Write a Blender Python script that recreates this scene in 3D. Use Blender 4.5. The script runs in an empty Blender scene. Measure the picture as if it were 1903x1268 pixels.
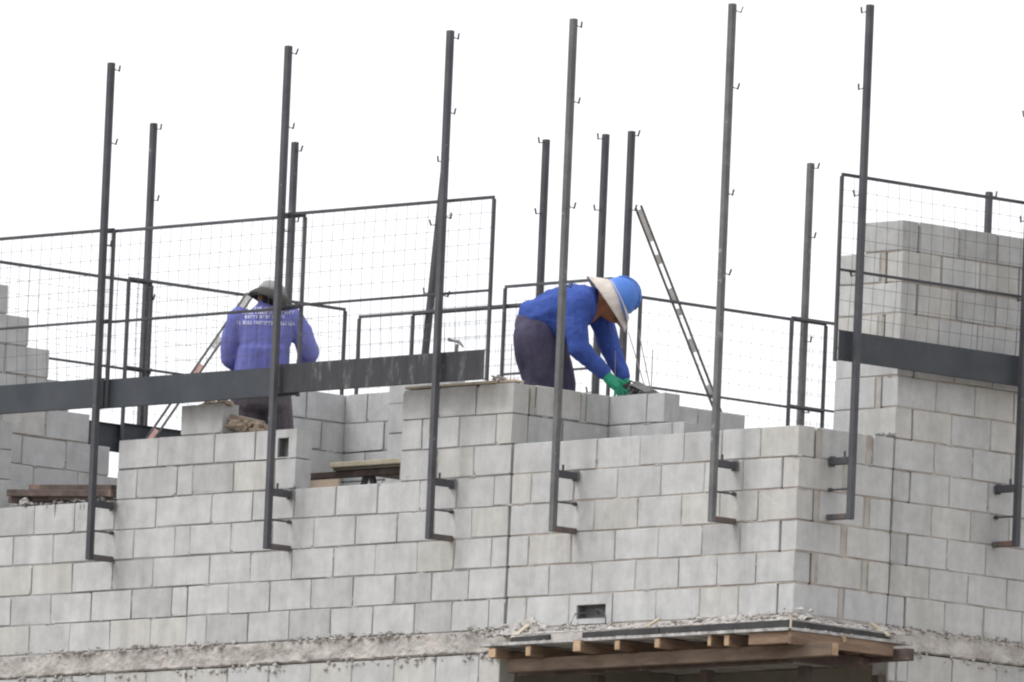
import bpy, bmesh, math, random
import numpy as np
from mathutils import Vector, Matrix, noise
random.seed(7)
scn = bpy.context.scene
COL = scn.collection

# ------------------------------------------------------------------ camera
YAW, PITCH, ROLL = [math.radians(a) for a in (46.83867747, 6.23728149, 2.38863666)]
DIST, FPX, TX, TZ = 101.234295, 29210.6706, -2.68772502, 1.86627925
fw = Vector((-math.sin(YAW) * math.cos(PITCH), math.cos(YAW) * math.cos(PITCH), math.sin(PITCH)))
r0 = Vector((math.cos(YAW), math.sin(YAW), 0))
u0 = r0.cross(fw)
rt = math.cos(ROLL) * r0 + math.sin(ROLL) * u0
up = -math.sin(ROLL) * r0 + math.cos(ROLL) * u0
CAM = Vector((TX, 0, TZ)) - fw * DIST
cd = bpy.data.cameras.new('camera')
cd.sensor_width = 36.0
cd.lens = FPX * 36.0 / 1903.0
cd.clip_start = 1.0
cd.clip_end = 6000
cam = bpy.data.objects.new('camera', cd)
COL.objects.link(cam)
cam.matrix_world = Matrix(((rt.x, up.x, -fw.x, CAM.x), (rt.y, up.y, -fw.y, CAM.y), (rt.z, up.z, -fw.z, CAM.z), (0, 0, 0, 1)))
scn.camera = cam

# ------------------------------------------------------------------ sky, sun, exposure
SUN_EL, SUN_AZ = math.radians(50), math.radians(205)      # azimuth clockwise from +Y
world = bpy.data.worlds.new('World')
scn.world = world
world.use_nodes = True
wn, wl = world.node_tree.nodes, world.node_tree.links
wn.clear()
sky = wn.new('ShaderNodeTexSky')
sky.sky_type = 'NISHITA'
sky.sun_disc = False
sky.sun_elevation = SUN_EL
sky.sun_rotation = SUN_AZ
sky.air_density = 1.0
sky.dust_density = 5.0
hs = wn.new('ShaderNodeHueSaturation')
hs.inputs['Saturation'].default_value = 0.08              # overcast: the cloud layer takes the blue away
mx = wn.new('ShaderNodeMixRGB')
mx.inputs[0].default_value = 0.7
mx.inputs[2].default_value = (11.6, 11.7, 12.0, 1)          # even cloud cover
bg = wn.new('ShaderNodeBackground')
bg.inputs['Strength'].default_value = 0.12
wo = wn.new('ShaderNodeOutputWorld')
wl.new(sky.outputs[0], hs.inputs['Color'])
wl.new(hs.outputs[0], mx.inputs[1])
wl.new(mx.outputs[0], bg.inputs['Color'])
wl.new(bg.outputs[0], wo.inputs['Surface'])
sd = bpy.data.lights.new('sun', 'SUN')
sd.energy = 1.4
sd.angle = math.radians(25)
sd.color = (1.0, 0.985, 0.96)
sun = bpy.data.objects.new('sun', sd)
COL.objects.link(sun)
sdir = Vector((math.sin(SUN_AZ) * math.cos(SUN_EL), math.cos(SUN_AZ) * math.cos(SUN_EL), math.sin(SUN_EL)))
sun.rotation_euler = (-sdir).to_track_quat('-Z', 'Y').to_euler()
vs = scn.view_settings
vs.view_transform = 'Standard'
vs.look = 'None'
vs.gamma = 1.0
vs.use_curve_mapping = False
vs.exposure = 0.15
scn.render.engine = 'CYCLES'
scn.cycles.filter_width = 2.2

# ------------------------------------------------------------------ photo pixel -> point on a known plane
def ray(px, py):
    return fw + rt * ((px - 951.5) / FPX) - up * ((py - 634) / FPX)
def on_x(px, py, x):
    d = ray(px, py); return CAM + d * ((x - CAM.x) / d.x)
def on_y(px, py, y):
    d = ray(px, py); return CAM + d * ((y - CAM.y) / d.y)
def on_z(px, py, z):
    d = ray(px, py); return CAM + d * ((z - CAM.z) / d.z)
def at(px, py, w):          # w = metres behind the target plane of the view
    return CAM + ray(px, py) * (DIST + w)
PXM = FPX / DIST            # pixels per metre near the wall

# ------------------------------------------------------------------ materials
def new_mat(name, rough=0.85):
    m = bpy.data.materials.new(name)
    m.use_nodes = True
    b = m.node_tree.nodes['Principled BSDF']
    b.inputs['Roughness'].default_value = rough
    b.inputs['Specular IOR Level'].default_value = 0.25
    return m, m.node_tree.nodes, m.node_tree.links, b

def varied(name, c1, c2, scale=6, rough=0.85, bump=0.0, bscale=60, c3=None, c3scale=2.0, c3lo=0.58, c3hi=0.66, rand=0.0, stretch=None, metallic=0.0, bdist=.004, streak=0.0):
    """base colour = noise mix of c1/c2, optional patches of c3, optional object-to-object variation"""
    m, n, l, b = new_mat(name, rough)
    tc = n.new('ShaderNodeTexCoord')
    vec = tc.outputs['Object']
    oi = n.new('ShaderNodeObjectInfo')
    add = n.new('ShaderNodeVectorMath'); add.operation = 'ADD'
    mul = n.new('ShaderNodeVectorMath'); mul.operation = 'SCALE'
    mul.inputs[0].default_value = (37.0, 11.0, 53.0)
    l.new(oi.outputs['Random'], mul.inputs['Scale'])
    l.new(vec, add.inputs[0]); l.new(mul.outputs[0], add.inputs[1])
    v = add.outputs[0]
    if stretch:
        mp = n.new('ShaderNodeMapping'); mp.inputs['Scale'].default_value = stretch
        l.new(v, mp.inputs[0]); v = mp.outputs[0]
    nz = n.new('ShaderNodeTexNoise'); nz.inputs['Scale'].default_value = scale
    nz.inputs['Detail'].default_value = 6; nz.inputs['Roughness'].default_value = 0.65
    l.new(v, nz.inputs['Vector'])
    rp = n.new('ShaderNodeValToRGB')
    rp.color_ramp.elements[0].position = 0.33; rp.color_ramp.elements[1].position = 0.67
    rp.color_ramp.elements[0].color = (*c1, 1); rp.color_ramp.elements[1].color = (*c2, 1)
    l.new(nz.outputs['Fac'], rp.inputs[0])
    out = rp.outputs[0]
    if c3:
        n3 = n.new('ShaderNodeTexNoise'); n3.inputs['Scale'].default_value = c3scale; n3.inputs['Detail'].default_value = 8
        n3.inputs['Roughness'].default_value = 0.7
        l.new(v, n3.inputs['Vector'])
        mr = n.new('ShaderNodeMapRange'); mr.inputs[1].default_value = c3lo; mr.inputs[2].default_value = c3hi
        l.new(n3.outputs['Fac'], mr.inputs[0])
        mm = n.new('ShaderNodeMixRGB'); mm.inputs[2].default_value = (*c3, 1)
        l.new(mr.outputs[0], mm.inputs[0]); l.new(out, mm.inputs[1]); out = mm.outputs[0]
    if rand:
        hv = n.new('ShaderNodeHueSaturation')
        mr2 = n.new('ShaderNodeMapRange'); mr2.inputs[3].default_value = 1 - rand; mr2.inputs[4].default_value = 1 + rand
        l.new(oi.outputs['Random'], mr2.inputs[0]); l.new(mr2.outputs[0], hv.inputs['Value']); l.new(out, hv.inputs['Color'])
        out = hv.outputs[0]
    if streak:                          # rain and mortar-water stains running down the wall
        ge = n.new('ShaderNodeNewGeometry')
        ms = n.new('ShaderNodeMapping'); ms.inputs['Scale'].default_value = (5.5, 5.5, .9)
        ns = n.new('ShaderNodeTexNoise'); ns.inputs['Scale'].default_value = 1.0; ns.inputs['Detail'].default_value = 7
        ns.inputs['Roughness'].default_value = .68
        l.new(ge.outputs['Position'], ms.inputs[0]); l.new(ms.outputs[0], ns.inputs['Vector'])
        mr3 = n.new('ShaderNodeMapRange'); mr3.inputs[1].default_value = .42; mr3.inputs[2].default_value = .68
        mr3.inputs[3].default_value = 1 + streak * .35; mr3.inputs[4].default_value = 1 - streak
        l.new(ns.outputs['Fac'], mr3.inputs[0])
        hv2 = n.new('ShaderNodeHueSaturation'); l.new(mr3.outputs[0], hv2.inputs['Value']); l.new(out, hv2.inputs['Color'])
        out = hv2.outputs[0]
    l.new(out, b.inputs['Base Color'])
    if bump:
        nb = n.new('ShaderNodeTexNoise'); nb.inputs['Scale'].default_value = bscale; nb.inputs['Detail'].default_value = 4
        l.new(v, nb.inputs['Vector'])
        bp = n.new('ShaderNodeBump'); bp.inputs['Strength'].default_value = bump; bp.inputs['Distance'].default_value = bdist
        l.new(nb.outputs['Fac'], bp.inputs['Height']); l.new(bp.outputs[0], b.inputs['Normal'])
    b.inputs['Metallic'].default_value = metallic
    return m

M = {}
M['block'] = varied('concrete_block_grey', (.395, .397, .398), (.487, .489, .49), 9, .95, .6, 140, c3=(.33, .33, .325), c3scale=11, c3lo=.64, c3hi=.76, rand=.04, streak=.13)
M['block_warm'] = varied('concrete_block_warm', (.405, .399, .384), (.49, .483, .466), 9, .95, .6, 140, c3=(.44, .40, .345), c3scale=4, c3lo=.6, c3hi=.74, rand=.03, streak=.15)
M['block_dark'] = varied('concrete_block_damp', (.345, .346, .346), (.43, .432, .432), 9, .95, .6, 140, c3=(.30, .30, .295), c3scale=11, c3lo=.62, c3hi=.75, rand=.04, streak=.15)
M['mortar_dark'] = varied('mortar_fresh', (.10, .10, .10), (.38, .37, .36), 1.6, .95, .6, 90)
M['mortar'] = varied('mortar_brownish', (.24, .205, .18), (.46, .42, .38), 4, .95, .6, 90)
M['mortar_pale'] = varied('mortar_pale', (.22, .215, .205), (.40, .39, .375), 5, .95, .6, 90)
M['slab'] = varied('rough_concrete', (.31, .288, .27), (.50, .478, .455), 6, .95, .6, 70, c3=(.43, .35, .32), c3scale=3, c3lo=.56, c3hi=.72, streak=.15)
M['debris'] = varied('mortar_spill', (.23, .215, .20), (.56, .54, .52), 14, .95, .8, 90, c3=(.44, .33, .29), c3scale=9)
M['paint'] = varied('dark_painted_steel', (.058, .059, .068), (.088, .089, .099), 5, .6, .1, 120, c3=(.25, .25, .25), c3scale=16, c3lo=.63, c3hi=.73, rand=.12)
M['paint_dust'] = varied('dusty_painted_steel', (.10, .10, .104), (.165, .165, .166), 7, .7, .15, 120, c3=(.40, .395, .38), c3scale=12, c3lo=.6, c3hi=.72, rand=.08)
M['toe'] = varied('toe_board_steel', (.036, .042, .050), (.056, .062, .072), 3, .5, .05, 60, c3=(.12, .125, .13), c3scale=7, c3lo=.62, c3hi=.78, rand=.1)
M['toe_stain'] = varied('toe_board_mortar_stained', (.036, .036, .042), (.058, .058, .064), 4, .6, .1, 60, c3=(.30, .29, .285), c3scale=4, c3lo=.56, c3hi=.80, stretch=(4, 4, .9))
M['rust'] = varied('rusty_bracket_steel', (.09, .085, .088), (.15, .13, .125), 9, .8, .2, 90, c3=(.20, .11, .08), c3scale=9, c3lo=.5, c3hi=.62)
M['mortar_smear'] = varied('mortar_smear', (.30, .28, .26), (.47, .45, .43), 3, .95, .5, 90, c3=(.20, .19, .18), c3scale=4, c3lo=.55, c3hi=.65)
M['wire'] = varied('galvanised_wire', (.07, .07, .075), (.12, .12, .125), 10, .5)
M['bar'] = varied('brace_bar', (.06, .06, .062), (.16, .16, .16), 12, .6, rand=.05)
M['plate'] = varied('brace_plate', (.45, .43, .41), (.62, .60, .58), 12, .6)
M['plate_pink'] = varied('brace_plate_pink', (.50, .28, .24), (.62, .42, .38), 12, .6)
M['wood'] = varied('formwork_timber', (.135, .092, .066), (.25, .175, .125), 4, .85, .5, 40, c3=(.09, .066, .056), c3scale=3, rand=.28, stretch=(1, 1, 6))
M['edge'] = varied('black_film_plywood', (.035, .034, .036), (.06, .058, .06), 8, .7)
M['wood_mid'] = varied('old_ledger_timber', (.10, .074, .058), (.19, .14, .105), 3, .9, .5, 40, c3=(.10, .065, .055), c3scale=2, stretch=(1, 1, 5))
M['wood_end'] = varied('sawn_timber_end', (.30, .205, .13), (.46, .33, .22), 20, .85, .4, 60, rand=.2)
M['wood_dark'] = varied('weathered_plank', (.055, .042, .038), (.13, .10, .088), 5, .9, .6, 40, c3=(.22, .15, .12), c3scale=5)
M['wood_pale'] = varied('pale_board', (.40, .35, .26), (.56, .50, .40), 5, .85, .4, 50)
M['wood_under'] = varied('shaded_plywood', (.13, .115, .09), (.22, .20, .16), 5, .85, .4, 40)  # platform underside: shade from the sheet above is put into this colour
M['wood_orange'] = varied('fresh_plywood', (.44, .35, .27), (.55, .45, .36), 6, .85, .3, 50)
M['ply_edge'] = varied('mortar_splashed_plywood', (.16, .155, .155), (.55, .54, .53), 10, .9, .6, 60)
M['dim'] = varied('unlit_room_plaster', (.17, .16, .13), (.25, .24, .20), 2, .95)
M['ground'] = varied('dusty_ground', (.22, .20, .17), (.32, .29, .25), .08, .95)
M['blue_shirt'] = varied('royal_blue_cloth', (.036, .072, .29), (.056, .102, .37), 7, .9, .9, 11, bdist=.035, c3=(.10, .14, .36), c3scale=6, c3lo=.6, c3hi=.8)
M['violet_shirt'] = varied('faded_blue_cloth', (.125, .135, .40), (.175, .185, .475), 6, .9, .9, 11, bdist=.035, stretch=(1, 1, .45))
M['trousers'] = varied('indigo_work_trousers', (.048, .043, .08), (.082, .073, .12), 8, .9, .9, 10, bdist=.035, stretch=(1, 1, .5), c3=(.13, .12, .15), c3scale=5, c3lo=.58, c3hi=.8)
M['trousers_grey'] = varied('grey_work_trousers', (.075, .066, .08), (.11, .098, .11), 8, .9, .9, 10, bdist=.035, stretch=(1, 1, .5))
M['skin'] = varied('brown_skin', (.25, .105, .055), (.31, .14, .075), 20, .55)
M['hair'] = varied('dark_hair', (.012, .010, .009), (.02, .017, .015), 30, .8)
M['helmet'] = varied('blue_helmet_shell', (.075, .19, .56), (.09, .215, .62), 4, .4)
M['flap'] = varied('beige_neck_cloth', (.54, .48, .43), (.66, .60, .55), 9, .9, .7, 16, bdist=.02)
M['hat'] = varied('grey_bucket_hat', (.20, .20, .20), (.34, .34, .33), 9, .9, .3, 200)
M['hat_dark'] = varied('dark_hat_brim', (.045, .045, .042), (.075, .073, .068), 9, .9, .3, 200)
M['glove'] = varied('green_rubber_glove', (.018, .24, .135), (.03, .31, .19), 25, .6)
M['boot'] = varied('black_boot', (.02, .02, .02), (.04, .038, .035), 9, .7)
M['white_print'] = varied('white_print', (.42, .43, .60), (.60, .61, .76), 60, .9)
M['steel'] = varied('tool_steel', (.13, .13, .135), (.24, .24, .24), 9, .45)
M['rebar'] = varied('rusty_rebar', (.20, .17, .15), (.32, .29, .27), 30, .8)
M['wet'] = varied('fresh_mortar', (.085, .085, .085), (.15, .15, .147), 20, .8, .6, 80)
M['dark_hole'] = varied('dark_plastic_box', (.12, .12, .12), (.17, .17, .168), 9, .8)

# ------------------------------------------------------------------ mesh helpers
def mesh_obj(name, bm, mat, parent=None, smooth=False):
    me = bpy.data.meshes.new(name)
    bm.normal_update()
    bm.to_mesh(me); bm.free()
    return link(name, me, mat, parent, smooth)

def link(name, me, mat, parent=None, smooth=False):
    if mat is not None and not me.materials:
        me.materials.append(M[mat] if isinstance(mat, str) else mat)
    if smooth:
        for p in me.polygons: p.use_smooth = True
    o = bpy.data.objects.new(name, me)
    COL.objects.link(o)
    if parent is not None:
        o.parent = parent
        o.matrix_parent_inverse = Matrix.Translation(parent.location).inverted()
    return o

def tag(o, label=None, cat=None, group=None, kind=None):
    if label: o['label'] = label
    if cat: o['category'] = cat
    if group: o['group'] = group
    if kind: o['kind'] = kind
    return o

def thing(name, loc, label, cat, group=None):
    o = bpy.data.objects.new(name, None)
    o.empty_display_size = .1
    o.location = loc
    COL.objects.link(o)
    return tag(o, label, cat, group)

def box(bm, lo, hi):
    x0, y0, z0 = lo; x1, y1, z1 = hi
    v = [bm.verts.new(p) for p in ((x0, y0, z0), (x1, y0, z0), (x1, y1, z0), (x0, y1, z0), (x0, y0, z1), (x1, y0, z1), (x1, y1, z1), (x0, y1, z1))]
    for f in ((3, 2, 1, 0), (4, 5, 6, 7), (0, 1, 5, 4), (1, 2, 6, 5), (2, 3, 7, 6), (3, 0, 4, 7)):
        bm.faces.new([v[i] for i in f])
    return v

def bar(bm, a, b, wx, wy=None, ref=Vector((0, 0, 1))):
    """rectangular bar from a to b; wx across, wy along ref-ish direction"""
    wy = wy or wx
    a, b = Vector(a), Vector(b)
    d = (b - a).normalized()
    if abs(d.dot(ref)) > .95: ref = Vector((0, 1, 0))
    s = d.cross(ref).normalized(); t = s.cross(d).normalized()
    vs_ = []
    for p in (a, b):
        for i, j in ((-1, -1), (1, -1), (1, 1), (-1, 1)):
            vs_.append(bm.verts.new(p + s * (i * wx / 2) + t * (j * wy / 2)))
    for f in ((3, 2, 1, 0), (4, 5, 6, 7), (0, 1, 5, 4), (1, 2, 6, 5), (2, 3, 7, 6), (3, 0, 4, 7)):
        bm.faces.new([vs_[i] for i in f])

def tube(bm, pts, r, n=8):
    pts = [Vector(p) for p in pts]
    rings = []
    for i, p in enumerate(pts):
        d = (pts[min(i + 1, len(pts) - 1)] - pts[max(i - 1, 0)]).normalized()
        ref = Vector((0, 0, 1)) if abs(d.z) < .9 else Vector((0, 1, 0))
        s = d.cross(ref).normalized(); t = s.cross(d)
        rr = r[i] if isinstance(r, (list, tuple)) else r
        rings.append([bm.verts.new(p + s * (rr * math.cos(2 * math.pi * k / n)) + t * (rr * math.sin(2 * math.pi * k / n))) for k in range(n)])
    for a, b in zip(rings, rings[1:]):
        for k in range(n):
            bm.faces.new((a[k], a[(k + 1) % n], b[(k + 1) % n], b[k]))
    bm.faces.new(rings[0][::-1]); bm.faces.new(rings[-1])

def bevel_all(bm, w, seg=1):
    bmesh.ops.bevel(bm, geom=list(bm.edges), offset=w, segments=seg, affect='EDGES', profile=.6)

def one_bar(name, a, b, wx, wy, mat, parent, bev=.003, ref=Vector((0, 0, 1))):
    bm = bmesh.new(); bar(bm, a, b, wx, wy, ref)
    if bev: bevel_all(bm, bev)
    return mesh_obj(name, bm, mat, parent)

def one_box(name, lo, hi, mat, parent=None, bev=.003):
    bm = bmesh.new(); box(bm, lo, hi)
    if bev: bevel_all(bm, bev)
    return mesh_obj(name, bm, mat, parent)

def lumps(bm, pts, rmin, rmax, flat=.7):
    for p in pts:
        r = random.uniform(rmin, rmax)
        res = bmesh.ops.create_icosphere(bm, subdivisions=1, radius=r)
        rot = Matrix.Rotation(random.uniform(0, 6.28), 3, 'Z') @ Matrix.Rotation(random.uniform(-.6, .6), 3, 'X')
        sx, sy, sz = random.uniform(.7, 1.5), random.uniform(.6, 1.2), random.uniform(.5, 1) * flat
        for v in res['verts']:
            q = Vector((v.co.x * sx, v.co.y * sy, v.co.z * sz)) * random.uniform(.75, 1.2)
            v.co = Vector(p) + rot @ q

# ------------------------------------------------------------------ block walls
BT = .14                          # block thickness
JT = .010                         # mortar joint
block_cache = {}
def block_mesh(w, t, h, mat, variant):
    key = (round(w, 3), round(t, 3), round(h, 3), mat, variant)
    if key in block_cache: return block_cache[key]
    rnd = random.Random(hash(key) & 0xffff)
    bm = bmesh.new()
    box(bm, (-w / 2, -t / 2, -h / 2), (w / 2, t / 2, h / 2))
    if variant in (0, 1):           # knocked-off corner or edge
        for _ in range(1 + variant):
            sx, sz = rnd.choice((-1, 1)), rnd.choice((-1, 1))
            nn = Vector((sx * rnd.uniform(.3, 1), -rnd.uniform(.5, 1), sz * rnd.uniform(.3, 1))).normalized()
            c = Vector((sx * w / 2, -t / 2, sz * h / 2)) - nn * rnd.uniform(.006, .014)
            r_ = bmesh.ops.bisect_plane(bm, geom=bm.verts[:] + bm.edges[:] + bm.faces[:], plane_co=c, plane_no=nn, clear_outer=True)
            bmesh.ops.contextual_create(bm, geom=[e for e in r_['geom_cut'] if isinstance(e, bmesh.types.BMEdge)])
        bmesh.ops.recalc_face_normals(bm, faces=bm.faces)
    else:
        bevel_all(bm, .0035)
    for v in bm.verts:
        v.co += Vector([rnd.uniform(-.0022, .0022) for _ in range(3)])
    bm.normal_update()
    me = bpy.data.meshes.new('concrete_block')
    bm.to_mesh(me); bm.free()
    me.materials.append(M[mat])
    block_cache[key] = me
    return me

class Wall:
    """straight block wall. axis 'x': runs along x, front face at y=face, inward (+y).  axis 'y': runs along y, front at x=face, inward sign given"""
    def __init__(s, label, axis, face, inward, mortar='mortar', warm=.12, dark=.08, tz=.2, z0=0.0, recess=.0062, name='block_wall', loc=None):
        s.axis, s.face, s.inw, s.mortar, s.warm, s.dark, s.h, s.z0, s.rec = axis, face, inward, mortar, warm, dark, tz, z0, recess
        s.root = thing(name, loc or ((-3, face, z0) if axis == 'x' else (face, 1, z0)), label, 'wall')
        s.core = bmesh.new()
        s.smear = bmesh.new(); s.nsm = 0
    def place(s, a, t, z):
        y = s.face + s.inw * t
        return Vector((a, y, z)) if s.axis == 'x' else Vector((y, a, z))
    def block(s, a0, a1, k, mat=None, name='concrete_block', t0=0.0, t1=BT, hole=None):
        w = abs(a1 - a0) - JT + random.choice((-.004, -.002, 0, 0, .002, .003))
        h = s.h - JT + random.choice((-.003, -.001, 0, .001, .002))
        if mat is None:
            q = random.random()
            mat = 'block_warm' if q < s.warm else 'block_dark' if q > 1 - s.dark else 'block'
        if hole:
            bm = bmesh.new()
            (h0, h1, v0, v1) = hole
            xs = [-w / 2, h0, h1, w / 2]; zs = [-h / 2, v0, v1, h / 2]
            for i in range(3):
                for j in range(3):
                    if i == 1 and j == 1: continue
                    box(bm, (xs[i], -BT / 2, zs[j]), (xs[i + 1], BT / 2, zs[j + 1]))
            bmesh.ops.remove_doubles(bm, verts=bm.verts, dist=1e-5)
            bmesh.ops.delete(bm, geom=[f for f in bm.faces if sum(1 for g in bm.faces if g is not f and (g.calc_center_median() - f.calc_center_median()).length < 1e-5)], context='FACES_ONLY')
            bm.normal_update()
            me = bpy.data.meshes.new('concrete_block'); bm.to_mesh(me); bm.free(); me.materials.append(M[mat])
        else:
            me = block_mesh(round(w, 3) if w > .05 else w, t1 - t0, round(h, 3), mat, random.randrange(6))
        o = bpy.data.objects.new(name, me)
        COL.objects.link(o)
        o.parent = s.root
        jit = random.uniform(-.0025, .0025)
        p = s.place((a0 + a1) / 2, (t0 + t1) / 2 + jit, s.z0 + (k + .5) * s.h + random.uniform(-.001, .001))
        o.location = p - s.root.location
        rz = 0 if s.axis == 'x' else math.pi / 2
        if s.axis == 'x' and s.inw < 0: rz = math.pi
        if s.axis == 'y' and s.inw > 0: rz = -math.pi / 2
        o.rotation_euler = (random.uniform(-.004, .004), random.uniform(-.0025, .0025), rz + random.uniform(-.005, .005))
        return o
    def mort(s, a0, a1, k, last=False):
        lo, hi = sorted((a0, a1))
        z0, z1 = s.z0 + k * s.h - .004, s.z0 + (k + 1) * s.h - (.012 if last else .004)
        n = max(1, int((hi - lo) / .03)); nz_ = 4
        # front and back skins of the mortar, with uneven depth
        def skin(t, sign):
            grid = []
            for j in range(nz_ + 1):
                rowv = []
                for i in range(n + 1):
                    a = lo + (hi - lo) * i / n; z = z0 + (z1 - z0) * j / nz_
                    d = noise.noise(Vector((a * 9, z * 9, s.face * 7 + t * 31))) * .0012
                    ed = .004 if i in (0, n) else 0
                    rowv.append(s.core.verts.new(s.place(a + (ed if i == 0 else -ed), t + sign * d, z)))
                grid.append(rowv)
            for j in range(nz_):
                for i in range(n):
                    f = [grid[j][i], grid[j][i + 1], grid[j + 1][i + 1], grid[j + 1][i]]
                    s.core.faces.new(f)
            return grid
        ga, gb = skin(s.rec, 1), skin(BT - s.rec, -1)
        for i in range(n):
            s.core.faces.new((ga[-1][i], ga[-1][i + 1], gb[-1][i + 1], gb[-1][i]))
            s.core.faces.new((ga[0][i], ga[0][i + 1], gb[0][i + 1], gb[0][i]))
        for e in (0, n):
            for j in range(nz_):
                s.core.faces.new((ga[j][e], ga[j + 1][e], gb[j + 1][e], gb[j][e]))
    def row(s, k, joints, mats=None, last=False, holes=None):
        """joints: positions; a gap below 6 cm between two joints is a narrow infill piece"""
        for i, (a, b) in enumerate(zip(joints, joints[1:])):
            if abs(b - a) < .06:
                s.block(a, b, k, 'mortar_infill', 'infill_piece', .004, BT - .004)
            else:
                s.block(a, b, k, (mats or {}).get(i), hole=(holes or {}).get(i))
        sg = 1 if joints[-1] > joints[0] else -1
        if k > 0: s.smears(joints, k)
        if holes:
            i = list(holes)[0]
            if i > 0: s.mort(joints[0] + sg * .006, joints[i] + sg * .006, k, last)
            s.mort(joints[i + 1] - sg * .006, joints[-1] - sg * .006, k, last)
        else:
            s.mort(joints[0] + sg * .006, joints[-1] - sg * .006, k, last)
    def smears(s, joints, k):
        """thin dabs of mortar squeezed out over some joints"""
        rn = random.Random(int(joints[0] * 1000) + k * 77 + len(joints))
        spots = []
        for a in joints[1:-1]:
            if rn.random() < .35: spots.append((a, rn.uniform(.1, .9)))
        for a, b in zip(joints, joints[1:]):
            if rn.random() < .40: spots.append((a + (b - a) * rn.random(), 0.0))
        for a, fz in spots:
            for _ in range(rn.randint(1, 4)):
                ra, rz_ = (rn.uniform(.010, .045), rn.uniform(.004, .010)) if fz == 0 else (rn.uniform(.004, .009), rn.uniform(.012, .04))
                ca, cz = a + rn.uniform(-.03, .03) * (1 if fz == 0 else .15), s.z0 + (k + fz) * s.h + rn.uniform(-.006, .006)
                n = 9; ring = []
                top_ = s.smear.verts.new(s.place(ca, -.0035, cz))
                for i in range(n):
                    th = 2 * math.pi * i / n; q = rn.uniform(.6, 1.25)
                    ring.append(s.smear.verts.new(s.place(ca + ra * q * math.cos(th), .0045, cz + rz_ * q * math.sin(th))))
                for i in range(n): s.smear.faces.new((top_, ring[i], ring[(i + 1) % n]))
                s.nsm += 1
    def done(s):
        if s.nsm:
            bmesh.ops.recalc_face_normals(s.smear, faces=s.smear.faces)
            tag(mesh_obj('mortar_smear', s.smear, 'mortar_smear', s.root), kind='stuff')
        else: s.smear.free()
        bmesh.ops.recalc_face_normals(s.core, faces=s.core.faces)
        mesh_obj('mortar', s.core, s.mortar, s.root)
M['mortar_infill'] = varied('mortar_infill', (.33, .315, .29), (.42, .405, .38), 8, .95, .6, 90)

def seq(a, sgn, *d):
    return [a + sgn * v for v in d]

J = -2.65
# --- front wall, left of the expansion joint
ev = [0, .15, .5, .85, 1.25, 1.65, 2.05, 2.45, 2.85]
fw_ = Wall('long grey block wall with two window gaps left of the vertical expansion joint', 'x', 0, 1, 'mortar_dark', .10, .10, recess=.0062, loc=(-5.5, .07, 0))
fw_.row(0, seq(J, -1, *ev, 3.05, 3.40, 3.8, 4.2, 4.6, 5.0, 5.4, 5.78))
fw_.row(1, seq(J, -1, 0, .35, .7, 1.05, 1.45, 1.85, 2.25, 2.65, 3.05, 3.20, 3.6, 4.0, 4.4, 4.8, 5.2, 5.6, 5.78))
fw_.row(2, seq(J, -1, *ev, 3.40, 3.8, 4.2, 4.6, 5.0, 5.4, 5.78))
fw_.row(3, seq(J, -1, 0, .35, .7, 1.05, 1.45, 1.85, 2.25, 2.65, 3.05, 3.20, 3.6, 4.0, 4.4, 4.8, 5.2, 5.6, 5.78))
fw_.row(4, seq(J, -1, *ev, 3.40, 3.8, 4.2, 4.6, 5.0, 5.4, 5.78))
fw_.row(5, seq(J, -1, 0, .35, .7, 1.05))
fw_.row(6, seq(J, -1, 0, .15, .5, .85, 1.05))
fw_.row(7, seq(J, -1, 0, .35, .7, 1.05), last=True)
fw_.row(5, seq(J, -1, 2.05, 2.25, 2.65, 3.05, 3.2, 3.6, 3.8))
fw_.row(6, seq(J, -1, 2.05, 2.45, 2.85, 3.40, 3.8), last=True, holes={0: (.015, .12, -.088, .04)})
fw_.row(7, seq(J, -1, 2.775, 3.19), last=True)
for k in (5, 6, 7):
    fw_.row(k, seq(J, -1, *((5.01, 5.2, 5.6, 5.78) if k % 2 else (5.01, 5.4, 5.78))), last=k == 7)
fw_.done()
# --- balcony parapet (front side) and its return round the corner
pa = Wall('front side of the grey block parapet between expansion joint and right corner', 'x', 0, 1, 'mortar', .16, .05, recess=.0062, loc=(-1.3, .07, 0))
pb = Wall('short parapet return of five pale courses right of the convex corner', 'y', 0, -1, 'mortar', .22, .05, recess=.0062, loc=(-.07, .45, 0))
Je = -2.636
for k in range(6):
    if k % 2:
        pa.row(k, [-.0, -.35, -.7, -1.05, -1.45, -1.85, -2.25, Je], mats={0: 'block_warm'} if k == 5 else None, last=k == 5)
        pb.row(k, [.15, .2, .6, .65, .84], last=k == 5)
    else:
        pa.row(k, [-.15, -.5, -.85, -1.25, -1.65, -2.05, -2.45, Je], last=k == 5, holes={4: (-.13, .14, -.06, .03)} if k == 0 else None)
        pb.row(k, [0, .4, .45, .84], last=k == 5)
pa.done(); pb.done()
# --- tall right wall: side face along y, with a short pier turning left at its top
rb = Wall('tall block wall at the right edge, receding behind the last guard post', 'y', 0, -1, 'mortar', .14, .10, recess=.0062, loc=(-.07, 2, 0))
rp_ = Wall('short block pier turning left at the end of the tall right wall', 'x', .85, 1, 'mortar', .05, .15, recess=.0062, loc=(-.3, .92, 0))
for k in range(13):
    if k % 2:
        rb.row(k, [.85] + [.85 + .35 * i for i in range(1, 9)] + [3.85], last=k == 12)
        rp_.row(k, [-.15, -.2, -.575], last=False)
    else:
        rb.row(k, [1.0] + [1.0 + .35 * i for i in range(1, 8)] + [3.85], last=k == 12)
        rp_.row(k, [0, -.355] + ([] if k == 12 else [-.575]), last=k == 12)
rb.done(); rp_.done()
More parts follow.
